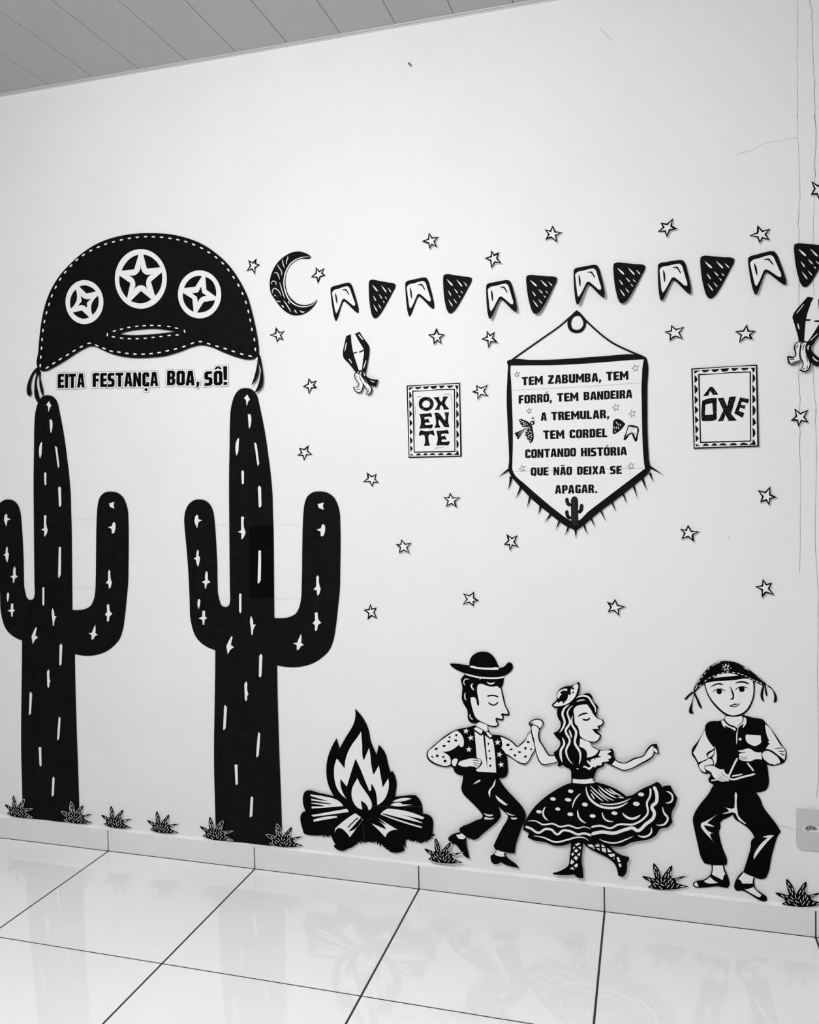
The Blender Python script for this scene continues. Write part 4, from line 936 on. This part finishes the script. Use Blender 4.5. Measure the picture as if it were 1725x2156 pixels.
f.part('head', poly(MA, '440,500 380,560 350,610 358,660 375,730 372,850 365,950 390,1030 430,1100 465,1160 475,1230 478,1320 495,1360 530,1390 640,1400 700,1400 830,1445 900,1467 960,1478 1000,1468 1048,1420 1010,1350 1012,1328 1095,1355 1115,1352 1130,1300 1118,1262 1125,1255 1165,1264 1225,1265 1232,1245 1200,1150 1160,1080 1145,1000 1110,850 1085,745 1110,715 1125,650 1130,560', ang=45), M['k2'], 1, sheet=True)
f.part('hat', poly(MA, '145,320 270,322 400,340 508,355 505,300 520,240 560,180 620,135 700,108 760,103 830,112 900,150 960,215 1000,290 1045,400 1090,395 1150,365 1180,330 1210,302 1245,300 1280,325 1297,370 1290,420 1250,470 1190,515 1120,550 1030,568 900,572 760,562 620,540 480,510 340,465 240,415 180,370', ang=48), M['k2'], 2, sheet=True)
f.part('hat_band', poly(MA, '512,372 530,364 650,382 780,395 900,397 1020,393 1042,405 1040,422 1030,430 1000,433 860,433 720,425 600,408 518,388'), M['w'], 3)
f.part('hair_rim', stroke(MA, '440,508 600,556 760,580 920,588 1050,580 1132,558', 30, 'flat'), M['w'], 2)
f.part('face', poly(MA, '655,720 680,695 720,688 800,715 880,738 950,740 1010,730 1040,755 1065,768 1090,870 1130,1030 1145,1090 1180,1150 1205,1235 1150,1230 1100,1222 1082,1232 1082,1258 1105,1285 1100,1325 1060,1320 1000,1300 982,1318 985,1360 1022,1420 985,1448 950,1452 880,1440 800,1410 700,1360 640,1320 600,1260 570,1170 545,1080 530,1000 525,940 560,928 600,935 630,980 645,1060 660,1090 680,1080 682,1030 665,940 650,850 645,780', ang=55), M['w'], 2)
f.each('hair_highlight', [stroke(MA, '430,722 405,640 430,605 498,611', 18), stroke(MA, '577,680 540,715 560,770 597,803', 26), stroke(MA, '437,848 420,920 452,990', 22), stroke(MA, '518,1228 520,1290 577,1340', 18), stroke(MA, '820,652 895,688 970,658', 26), stroke(MA, '715,585 692,612', 14)], M['w'], 2)
f.part('eyebrow', poly(MA, '820,908 860,892 920,885 980,893 1025,915 1040,932 1030,936 980,920 900,912 832,920'), M['k2'], 3)
f.part('closed_eye', stroke(MA, '848,1018 895,1062 948,1076 1000,1050 1028,1014', 25, 'round'), M['k2'], 3)
f.part('neck', poly(MA, '615,1447 665,1390 700,1385 830,1437 838,1540 795,1568 765,1522 700,1492', False), M['w'], 1.6)
f.part('sleeve', poly(MB, '500,195 555,240 590,300 600,370 590,425 565,437 543,425 535,392 480,440 370,495 265,497 340,530 390,570 408,620 400,690 340,710 250,690 150,645 90,590 75,545 85,500 150,440 260,345 380,260 450,215', ang=48), M['w'], 1.5)
f.part('sleeve', poly(MB, '1130,285 1220,320 1290,360 1350,420 1378,442 1410,420 1500,330 1545,240 1572,215 1595,310 1628,470 1590,530 1530,640 1490,672 1430,660 1330,605 1235,540 1210,530 1190,500 1145,450 1158,400 1150,340', ang=48), M['w'], 1.5)
f.each('sleeve_dot', [ell(MB, *q, n=10) for q in ((490, 262, 18, 17), (393, 292, 16, 15), (482, 338, 24, 16, 15), (380, 353, 23, 15), (313, 420, 25, 16), (198, 460, 25, 16, -15), (213, 562, 22, 19), (302, 577, 22, 12), (142, 578, 20, 10, 35), (327, 638, 24, 20),
     (1240, 402, 25, 19), (1287, 468, 24, 12, -12), (1408, 508, 25, 13, 5), (1343, 556, 20, 17, 40), (1495, 572, 21, 17, -20), (1535, 362, 24, 15, 15), (1495, 452, 18, 20), (1577, 465, 17, 12, 10))], M['k2'], 2.5)
f.part('shirt_front', poly(MB, '755,205 845,270 875,250 900,260 980,320 1015,318 1035,390 1055,560 1070,805 795,790 780,770 790,700 785,560 770,380', False), M['w'], 1.5)
f.part('front_opening', poly(MB, '880,252 905,262 920,420 937,600 943,752 920,590 900,440', False), M['k2'], 2.5)
f.each('collar_outline', [poly(MB, '765,130 830,160 885,192 890,240 852,270 815,232 742,190 740,175', False), poly(MB, '945,198 990,235 1020,275 985,322 930,270 900,252 892,235 915,212', False)], M['k2'], 2.6)
f.each('collar', [poly(MB, '775,143 878,190 850,245 745,172', False), poly(MB, '925,225 945,210 1012,270 985,300 945,262', False)], M['w'], 3.6)
f.each('button', [ell(MB, *q, n=10) for q in ((957, 388, 12, 18), (970, 490, 14, 15), (981, 600, 17, 16), (985, 705, 16, 19))], M['k2'], 2.5)
f.each('vest_star', [regstar(MB, x, y, 46, a) for x, y, a in ((632, 202, -80), (702, 300, -100), (672, 468, -85), (1090, 367, -92), (1118, 543, -75), (1142, 690, -100))], M['w'], 1.5)
f.part('cuff', poly(MB, '465,600 490,600 515,617 498,660 480,712 455,710 438,698 425,655 440,615'), M['w'], 1.5)
f.part('hand_outline', poly(MB, '500,690 530,640 600,615 700,592 790,594 850,620 866,655 860,690 830,720 805,750 780,745 700,722 620,730 530,712'), M['k2'], 2.6)
f.part('hand', poly(MB, '515,685 540,645 600,625 700,600 780,605 840,620 850,640 845,665 835,690 815,712 797,738 740,718 700,712 620,720 540,702', ang=60), M['w'], 3.6)
f.each('finger_line', [stroke(MB, q, 9) for q in ('720,632 790,630 845,650', '730,655 780,668 840,682', '735,685 780,700 820,718')], M['k2'], 4.6)
f.each('trouser_fold', [lens(MC, 575, 182, 705, 108, 32, 1.0), poly(MC, '982,90 978,140 965,200 930,250 900,280 885,340 885,425 862,385 850,350 860,290 890,250 920,220 950,150'), poly(MC, '980,380 1080,460 1205,558 1180,565 1080,520 1020,470 1000,440'), poly(MC, '768,708 850,733 938,735 930,752 905,763 850,765 800,745'),
     poly(MC, '790,775 860,795 960,795 920,818 850,822 775,818', ang=40), poly(MC, '1180,683 1250,725 1340,743 1300,750 1240,745 1200,718'), poly(MC, '1252,788 1375,793 1368,810 1340,821 1300,822 1268,812')], M['w'], 1)
f.part('sock', poly(MC, '265,1100 310,1095 370,1075 440,1135 425,1155 420,1172 360,1182 315,1170 285,1140', ang=45), M['w'], 7)
f.part('sock', poly(MC, '955,1445 995,1410 1005,1375 1070,1400 1145,1415 1130,1450 1148,1492 1080,1495 1000,1478', ang=45), M['w'], 2)
f.pads(MC(600, 300), MC(1100, 1000), MB(600, 500), MB(1150, 800), MA(600, 900), MA(800, 300))

# ------------------------------------------------------------------ dancing woman
WA = Crop(1100, 1425, 300 / 1725); WB = Crop(1090, 1630, 350 / 1725)
f = Cutout('dancing_woman_cutout', 'printed paper woman dancing in a wide black dotted skirt, holding the man\'s hand', 'wall decoration', None, 1250, 1845, 1435, 1848, (0.0075, 0.0125))
f.part('boot', poly(WB, '552,690 552,760 540,860 525,950 470,990 365,1025 370,1040 460,1048 590,1042 620,1070 685,1075 680,1000 665,900 675,780 687,690', ang=45), M['k2'], 0, sheet=True)
f.part('boot', poly(WB, '680,690 700,735 760,780 860,830 960,885 1010,935 1030,980 1045,1055 1090,1067 1120,1040 1138,970 1138,920 1160,880 1158,858 1060,830 980,770 930,700', ang=45), M['k2'], 0.2, sheet=True)
f.each('boot_lacing', [poly(WB, q, False) for q in ('595,730 640,710 652,725 612,745', '573,768 590,750 598,765 580,775', '625,760 660,750 655,780', '585,795 610,775 632,795 608,815', '557,830 575,812 590,830 565,850', '618,832 652,812 645,855', '580,870 605,845 630,870 610,895', '548,930 558,882 592,910 567,935', '585,950 610,928 625,930 625,955 605,972', '540,985 570,962 592,990',
    '725,732 775,728 800,762 750,755', '797,722 845,718 852,752 815,752', '870,725 912,755 875,758', '775,768 795,768 805,780', '818,768 848,768 853,798', '872,770 915,770 918,815 880,800', '932,765 980,808 938,810', '940,832 1005,825 1012,850 968,860', '990,872 1002,870 1008,885', '1028,865 1048,858 1070,908 1045,915', '1045,930 1072,928 1080,955 1062,968')], M['w'], 1.2)
f.part('arm', poly(WA, '430,1035 340,1058 270,1070 235,1063 210,1040 180,980 155,880 130,760 105,660 98,600 80,580 82,550 140,515 200,508 240,525 262,565 250,590 217,635 205,700 212,765 260,840 300,910 325,942 345,947 420,930', ang=50), M['k2'], 0.4, sheet=True)
f.part('arm_fill', poly(WA, '425,1027 330,1048 270,1058 245,1052 225,1035 190,970 165,880 145,760 117,660 112,605 130,588 165,597 203,640 190,720 200,770 250,850 305,940 325,960 345,962 400,955', ang=50), M['w'], 1.6)
f.part('hand', poly(WA, '95,556 150,525 205,522 235,542 247,568 235,595 212,622 180,592 140,577 100,578 96,572 130,560', ang=50), M['w'], 1.6)
f.each('finger_line', [stroke(WA, '92,562 120,558 150,560', 6), stroke(WA, '95,580 118,572 135,565', 6)], M['k2'], 2.6)
f.part('arm', poly(WA, '1110,985 1180,1030 1230,1040 1350,985 1470,945 1500,890 1560,825 1600,812 1632,810 1640,860 1658,920 1645,935 1600,925 1590,960 1550,1000 1450,1055 1300,1125 1230,1138 1150,1110 1060,1065', ang=50), M['k2'], 0.4, sheet=True)
f.part('arm_fill', poly(WA, '1125,1012 1180,1043 1240,1050 1360,1000 1480,955 1515,900 1570,840 1600,848 1575,872 1605,862 1618,870 1640,915 1625,925 1605,905 1585,880 1590,910 1570,960 1530,990 1440,1040 1300,1112 1230,1125 1160,1100 1085,1060', ang=50), M['w'], 1.6)
f.part('bodice', poly(WA, '810,785 840,830 880,858 930,880 1000,890 1050,880 1085,868 1105,900 1112,965 1130,1000 1080,1072 1000,1040 985,1080 950,1100 920,1112 880,1180 862,1240 875,1285 740,1300 595,1290 592,1200 585,1130 550,1095 480,1060 600,900 690,740', ang=50), M['k2'], 0.8, sheet=True)
f.part('neck', poly(WA, '700,745 790,782 812,790 845,845 925,885 900,930 860,958 780,975 770,890 720,855 690,845', ang=50), M['w'], 2)
f.part('ruffle', poly(WA, '945,895 1000,893 1050,890 1080,903 1025,935 1075,960 1075,985 1040,995 1050,1020 1000,1030 965,1035 960,1070 900,1075 890,1095 850,1090 835,1112 815,1126 790,1118 765,1098 735,1100 740,1080 770,1078 790,1095 815,1098 830,1080 800,1050 778,1015 800,1012 830,1040 830,1005 860,988 890,1005 882,985 960,970 922,955', ang=40), M['w'], 2)
f.part('ruffle_spot', poly(WA, '640,1092 665,1086 685,1125 662,1117'), M['w'], 2)
f.part('belt', poly(WA, '612,1235 680,1244 780,1242 850,1228 858,1258 878,1283 750,1296 612,1285', False), M['w'], 2)
f.part('skirt', poly(WB, '575,85 500,110 370,180 260,260 160,360 100,450 60,540 60,580 118,610 105,655 180,690 280,705 380,740 480,740 560,715 680,720 760,735 900,730 1000,748 1090,750 1180,710 1290,690 1380,670 1440,630 1480,570 1560,550 1610,495 1600,400 1640,320 1657,240 1610,170 1590,120 1560,118 1500,135 1475,95 1445,80 1420,95 1280,160 1180,220 1130,230 1030,160 930,115 800,82', ang=45), M['k2'], 1.2, sheet=True)
f.each('ruffle_line', [stroke(WB, '105,490 190,487 260,522 370,515 440,545 530,532 630,560 680,548 762,570', 17), stroke(WB, '763,552 860,535 970,560 1040,525 1210,518 1310,460 1350,410 1345,290 1375,230 1377,146', 20, 'round'), stroke(WB, '80,545 130,560 220,608 290,570 350,575 415,625 470,585 540,590 630,625 690,615 765,640', 23, 'round'), stroke(WB, '765,625 870,600 1000,612 1120,575 1200,560 1240,585 1330,520 1415,440 1420,400 1395,340 1440,290 1447,220 1413,128', 34, 'round'),
    stroke(WB, '165,640 260,655 400,705 520,680 620,655 690,660 738,692', 17), stroke(WB, '850,675 1040,710 1120,680 1200,645', 15), stroke(WB, '1250,635 1330,648 1385,610 1388,553', 20), stroke(WB, '1440,525 1530,515 1560,460 1520,400 1505,338', 20), stroke(WB, '1535,297 1600,280 1605,220 1542,177', 18)], M['w'], 2.2)
f.each('skirt_fold', [stroke(WB, q, w) for q, w in (('657,200 600,260 570,350', 15), ('292,338 265,410 320,482', 18), ('625,368 645,460 712,508', 18), ('880,393 910,470 998,490', 16), ('1088,400 1180,462 1277,420', 24), ('712,128 735,230 830,320 960,352 1080,330 1145,290', 24), ('855,302 960,315 1177,250', 15), ('755,158 820,225 892,283', 13), ('755,120 840,200 947,283', 13), ('835,150 900,220 1002,273', 13), ('840,120 920,190 1030,250', 15), ('910,146 960,185 1020,213', 13), ('948,146 1000,185 1078,227', 13), ('763,200 800,262', 14), ('1045,238 1105,245', 15))], M['w'], 2.2)
f.each('skirt_dot', [ell(WB, *q, n=12) for q in ((552, 177, 28, 18, 8), (368, 257, 30, 18, 8), (525, 266, 34, 18, 8), (700, 315, 30, 21, 8), (222, 390, 29, 18, 8), (418, 362, 26, 17, 8), (548, 416, 31, 19, 5), (780, 434, 31, 19, 5), (1006, 405, 32, 19, 8), (1283, 210, 32, 20, 5), (1233, 308, 35, 22, 5))], M['w'], 2.2)
f.part('head', poly(WA, '625,380 650,330 780,320 840,380 890,465 940,510 975,516 990,545 985,570 965,595 935,605 950,635 900,655 955,703 950,740 930,770 900,792 830,795 760,775 700,740 660,640 625,560', ang=50), M['k2'], 1.4, sheet=True)
f.part('face', poly(WA, '622,400 650,360 700,342 785,335 825,390 870,465 920,510 965,527 974,545 970,565 950,582 912,590 912,610 932,628 848,630 870,665 937,708 930,740 895,778 830,782 770,765 700,712 685,640 640,570 630,470', ang=50), M['w'], 2.4)
f.part('hair', poly(WA, '440,365 420,420 430,490 465,560 458,615 375,680 410,730 460,790 448,850 380,912 400,980 435,1040 425,1075 450,1090 490,1065 560,1108 650,1110 780,1060 780,980 770,900 720,860 687,840 697,780 697,740 685,700 675,610 630,555 630,470 618,400 640,365 700,338 780,330 820,370 860,440 890,465 905,440 908,400 922,370 900,335 855,290 845,235 820,205 790,196 740,212 680,232 620,262 540,330', ang=55), M['k2'], 3.6, sheet=True)
f.each('hair_strand', [stroke(WA, q, w) for q, w in (('572,338 500,400 487,440 513,560 500,600 450,675', 26), ('612,348 550,420 577,560 525,650 575,770 530,900 612,1058', 26), ('612,470 603,580 650,660 637,800 700,920 685,1062', 28), ('480,735 508,800 465,900 488,1035', 28), ('568,640 600,740', 20), ('650,258 790,240 850,320 885,380 885,432', 22), ('655,303 700,285 762,282', 14))], M['w'], 4.6)
f.part('eyebrow', stroke(WA, '672,484 730,450 796,443', 20), M['k2'], 3.4)
f.part('closed_eye', stroke(WA, '730,510 775,524 808,512 818,490', 21, 'round'), M['k2'], 3.4)
f.part('hat', poly(WA, '360,335 415,280 420,200 460,145 530,115 600,105 680,62 692,70 697,110 690,170 650,260 600,300 540,340 470,368 380,370 354,345', ang=55), M['k2'], 5, sheet=True)
f.each('hat_brim_fill', [poly(WA, '372,347 425,300 432,315 450,312 460,298 520,300 545,268 555,215 580,220 592,205 585,170 600,132 665,83 676,100 665,170 640,240 600,288 540,330 470,352 400,355', ang=45), poly(WA, '430,258 428,200 460,165 490,150 545,145 540,175 515,165 480,172 458,190 475,215 455,235 445,262', ang=50)], M['w'], 6)
f.each('hat_spot', [ell(WA, *q, n=10) for q in ((500, 308, 12, 12), (615, 190, 11, 11), (612, 140, 18, 13, 20))], M['k2'], 7)
f.pads(WB(400, 450), WB(1000, 430), WB(1450, 350), WA(560, 800), WA(700, 1200), WA(820, 560), WA(1240, 1090))

# ------------------------------------------------------------------ triangle player
TA = Crop(1430, 1380, 230 / 1725); TB = Crop(1440, 1490, 230 / 1725); TC = Crop(1440, 1650, 230 / 1725)
f = Cutout('triangle_player_cutout', 'printed paper man in a stitched leather hat playing a triangle', 'wall decoration', None, 1545, 1890, 1392, 1895, (0.0025, 0.0040))
f.part('foot', poly(TC, '435,1270 442,1350 425,1430 390,1475 310,1520 200,1540 150,1575 143,1600 160,1625 200,1640 350,1638 560,1625 640,1640 690,1648 725,1600 720,1530 690,1440 650,1350 635,1280', ang=48), M['k2'], 0, sheet=True)
f.part('foot', poly(TC, '945,1385 850,1480 800,1600 800,1650 830,1685 930,1690 1050,1750 1180,1830 1290,1858 1318,1840 1310,1790 1230,1730 1130,1640 1115,1560 1125,1465', ang=48), M['k2'], 0, sheet=True)
f.part('legs', poly(TC, '475,20 400,150 250,340 170,470 145,560 148,620 160,680 220,950 290,1200 330,1260 420,1278 640,1290 680,1275 686,1245 620,1030 570,850 560,750 582,690 573,630 605,585 700,535 780,490 800,545 900,620 1000,690 1080,780 1118,850 1070,900 1060,1000 1010,1180 940,1395 1100,1470 1250,1508 1300,1490 1330,1430 1390,1150 1450,930 1480,840 1535,760 1470,650 1300,430 1265,380 1200,220 1135,135 1200,-40 800,-100', ang=42), M['k2'], 0.3, sheet=True)
f.part('torso', poly(TB, '662,112 655,160 630,185 560,210 460,212 390,230 350,270 330,350 240,510 125,690 128,740 170,800 210,870 230,925 255,980 290,1025 350,1045 408,1035 422,1078 388,1125 400,1175 475,1220 640,1300 900,1335 1140,1340 1230,1330 1310,1290 1338,1230 1338,1050 1315,890 1400,920 1480,905 1600,850 1615,820 1615,680 1560,600 1450,430 1350,300 1290,235 1270,205 1100,160 938,118', ang=45), M['k2'], 0.6, sheet=True)
f.part('head', poly(TA, '395,430 430,570 480,680 560,790 650,880 740,945 800,965 860,972 930,964 1010,935 1090,870 1150,770 1185,660 1198,540 1190,390 1100,350 450,380', ang=50), M['k2'], 1, sheet=True)
f.part('face', poly(TA, '418,440 500,420 700,402 900,387 1100,372 1165,402 1177,540 1165,650 1130,750 1070,850 1000,908 920,938 850,946 780,930 730,905 660,850 570,760 500,670 445,560', ang=48), M['w'], 2)
f.part('hat', poly(TA, '228,560 240,510 300,400 380,290 470,190 560,130 640,98 700,88 780,90 900,112 1020,170 1130,240 1220,310 1300,370 1370,440 1385,462 1350,475 1260,445 1180,405 1100,362 950,378 700,398 450,422 400,450 330,505 270,565 240,600', ang=50), M['k2'], 2.4, sheet=True)
f.part('hat_opening', poly(TA, '545,354 620,310 720,285 830,285 942,315 750,335', ang=30), M['w'], 3.4)
up = [(285, 485, -62), (322, 405, -60), (366, 340, -57), (413, 282, -55), (470, 212, -50), (545, 155, -38), (592, 130, -28), (632, 113, -22), (1060, 205, 32)]
lo_ = [(268, 520, -48), (335, 480, -35), (420, 400, -42), (483, 358, -25), (550, 325, -25), (620, 300, -18), (690, 277, -14), (768, 262, -6), (865, 270, 8), (940, 283, 15), (1000, 302, 20), (1060, 330, 28), (1125, 362, 25), (1180, 390, 22), (1235, 412, 22), (1290, 437, 25)]
f.each('hat_stitch', dashes(TA, up, 46, 11) + dashes(TA, lo_, 44, 11), M['w'], 3.4)
f.part('hat_seam', [stroke(TA, '1225,325 1290,372 1345,432', 5), stroke(TA, '1010,180 1060,215 1115,245', 6), stroke(TA, '255,500 290,430 350,335', 5)], M['w'], 3.4)
f.part('hat_star', [regstar(TA, 745, 190, 68, -100, .42)] + [stroke(TA, '%f,%f %f,%f' % (748 + 62 * math.cos(a), 192 + 52 * math.sin(a), 748 + 84 * math.cos(a), 192 + 68 * math.sin(a)), 9) for a in [math.radians(-64 + 72 * k) for k in range(5)]], M['w'], 3.4)
f.part('hat_star_core', regstar(TA, 745, 190, 40, -100, .42), M['k2'], 4.4)
f.each('eyebrow', [poly(TA, '488,510 520,480 570,450 640,437 680,445 705,465 690,468 620,460 550,480'), poly(TA, '885,445 915,420 960,408 1040,410 1090,430 1113,455 1095,453 1010,432 940,435')], M['k2'], 3)
f.each('eyelid', [stroke(TA, '528,580 600,537 670,532 742,570', 16), stroke(TA, '884,554 950,503 1020,496 1098,523', 16)], M['k2'], 3)
f.each('pupil', [ell(TA, 637, 572, 42, 42), ell(TA, 993, 535, 46, 44)], M['k2'], 3)
f.part('nose', poly(TA, '805,473 825,510 850,560 870,615 872,650 868,682 845,697 805,693 820,683 845,670 848,640 835,590 820,540', ang=60), M['k2'], 3)
f.part('mouth', poly(TA, '790,792 850,775 885,760 920,768 967,752 945,785 925,802 890,814 840,814', ang=45, holes=('832,792 880,785 945,768 918,792 880,802',)), M['k2'], 3)
f.each('hat_tie', [poly(TA, q) for q in ('215,568 150,620 90,690 85,702 110,700 160,650 235,590', '238,590 200,740 160,860 158,900 180,918 232,915 210,860 212,780 222,700 250,600', '250,578 300,680 350,790 368,840 340,830 310,790 280,710 243,600',
    '1330,468 1300,550 1288,620 1297,680 1340,735 1350,730 1328,650 1335,560 1352,480', '1353,478 1358,550 1368,610 1385,650 1393,640 1385,560 1372,480', '1375,460 1420,500 1470,540 1500,610 1495,740 1520,745 1545,715 1548,670 1530,610 1490,545 1440,490 1400,468')], M['k2'], 1, )
f.part('neck', poly(TB, '675,130 800,145 920,128 918,230 870,270 840,322 800,290 740,270 690,235 650,185', ang=50), M['w'], 1.6)
f.part('sleeve', poly(TB, '340,350 345,400 355,440 400,530 480,630 465,655 380,700 357,735 367,780 400,790 330,825 230,862 200,800 148,715 200,620 260,500', ang=42), M['w'], 1.6)
f.part('sleeve_gap', poly(TB, '482,598 510,670 522,780 510,870 478,920 470,830 450,795 488,715', ang=45), M['w'], 1.6)
f.part('sleeve_fold', poly(TB, '375,772 395,735 440,700 480,675 478,710 440,765 405,782', ang=45), M['w'], 2.6)
f.part('cuff', poly(TB, '240,905 290,865 350,835 410,805 440,815 460,850 462,898 380,903 330,920 325,950 340,990 355,1022 290,1000', ang=50), M['w'], 1.6)
f.part('hand', poly(TB, '330,940 370,918 420,915 480,925 550,965 640,975 665,1040 712,1055 715,1080 685,1110 715,1145 712,1162 660,1160 620,1168 560,1155 520,1135 460,1080 430,1020 380,990 345,970', ang=60), M['w'], 2)
f.each('finger_line', [stroke(TB, q, 7) for q in ('585,1010 630,1070 700,1100', '545,1062 620,1120 685,1160', '528,1100 580,1135 620,1162')], M['k2'], 3)
f.part('sleeve', poly(TB, '1285,265 1350,310 1400,380 1460,480 1530,590 1585,650 1605,690 1605,760 1590,825 1480,740 1380,670 1300,650 1330,600 1360,570 1330,545 1352,520 1330,480 1305,400', ang=42), M['w'], 1.6)
f.each('sleeve_fold', [stroke(TB, q, w) for q, w in (('1435,648 1500,640 1575,640', 14), ('1495,683 1540,690 1600,696', 14), ('1515,715 1560,740 1605,752', 16))], M['k2'], 2.6)
f.part('cuff', poly(TB, '1240,740 1260,700 1320,682 1375,700 1420,730 1500,800 1525,870 1430,903 1400,885 1380,893 1310,850 1260,800', ang=50), M['w'], 1.6)
f.part('hand', poly(TB, '855,680 950,662 1020,645 1060,655 1110,690 1225,705 1235,822 1130,815 1060,845 960,840 900,828 868,800 880,770 868,745 885,725 950,712 985,705 940,710', ang=55), M['w'], 1.8)
f.each('finger_line', [stroke(TB, q, w) for q, w in (('895,722 935,708 988,706', 10), ('880,762 950,785 1005,768', 7), ('872,795 950,812 1020,795', 7))], M['k2'], 2.8)
f.each('triangle_bar', [stroke(TB, '848,795 790,910 735,1030 715,1080 722,1118 760,1130 930,1095 1130,1045', 30, 'round'), stroke(TB, '1002,868 1108,1003', 26, 'round')], M['w'], 1.7)
f.each('beater', [stroke(TB, '755,1084 930,1050', 22, 'round'), stroke(TB, '430,1152 530,1138', 22, 'round')], M['w'], 1.7)
f.part('vest_pocket', poly(TB, '985,425 1100,430 1218,440 1225,550 1180,585 1130,605 1090,598 1050,580 1000,545 990,530', ang=50), M['w'], 1.6)
f.part('button', ell(TB, 892, 498, 23, 22, n=12), M['w'], 1.6)
f.part('front_edge', stroke(TB, '862,335 842,400 838,480 840,580', 18), M['w'], 1.6)
f.each('shirt_collar', [poly(TB, '593,208 635,200 680,260 730,295 820,335 826,350 805,365 750,328 700,305 650,285 645,300 672,328 625,292 600,240', ang=45), poly(TB, '945,150 985,165 978,270 955,300 925,322 952,255 890,290 850,340 845,330 870,285 930,235', ang=45)], M['w'], 1.6)
f.each('trouser_fold', [poly(TC, '812,150 822,130 834,150 836,280 840,380 852,440 856,485 900,550 985,628 980,640 920,605 880,580 840,520 818,470 790,455 720,462 650,475 612,472 660,458 718,438 690,400 658,375 720,390 775,395 803,375 808,260', ang=45), poly(TC, '527,485 450,550 370,625 425,645 485,680 400,670 318,652 335,690 370,735 480,780 425,790 415,800 425,840 487,937 400,840 310,740 272,670 275,625 330,600 400,565', ang=35),
    poly(TC, '1250,840 1300,825 1350,815 1425,818 1330,910 1230,1030 1108,1195 1105,1160 1125,1090 1160,1030 1250,920 1328,858 1300,850 1255,848', ang=45)], M['w'], 1.3)
f.each('foot_skin', [poly(TC, '460,1292 618,1292 625,1340 658,1430 635,1445 615,1525 575,1500 530,1478 445,1432 460,1360', ang=40), poly(TC, '320,1538 370,1512 420,1472 480,1530 542,1566 480,1574 420,1578 365,1570', ang=50), poly(TC, '205,1555 220,1590 237,1625 200,1622 168,1605 163,1588 180,1565', ang=50),
    poly(TC, '948,1400 1030,1445 1108,1472 1092,1520 1090,1577 925,1578 900,1530 862,1505', ang=40), poly(TC, '960,1665 1050,1655 1100,1630 1160,1700 1227,1755 1210,1785 1190,1795 1100,1750 1020,1705', ang=45)], M['w'], 1)
f.pads(TB(500, 400), TB(1250, 350), TC(350, 900), TC(1250, 1100), TA(800, 170), TA(700, 700))
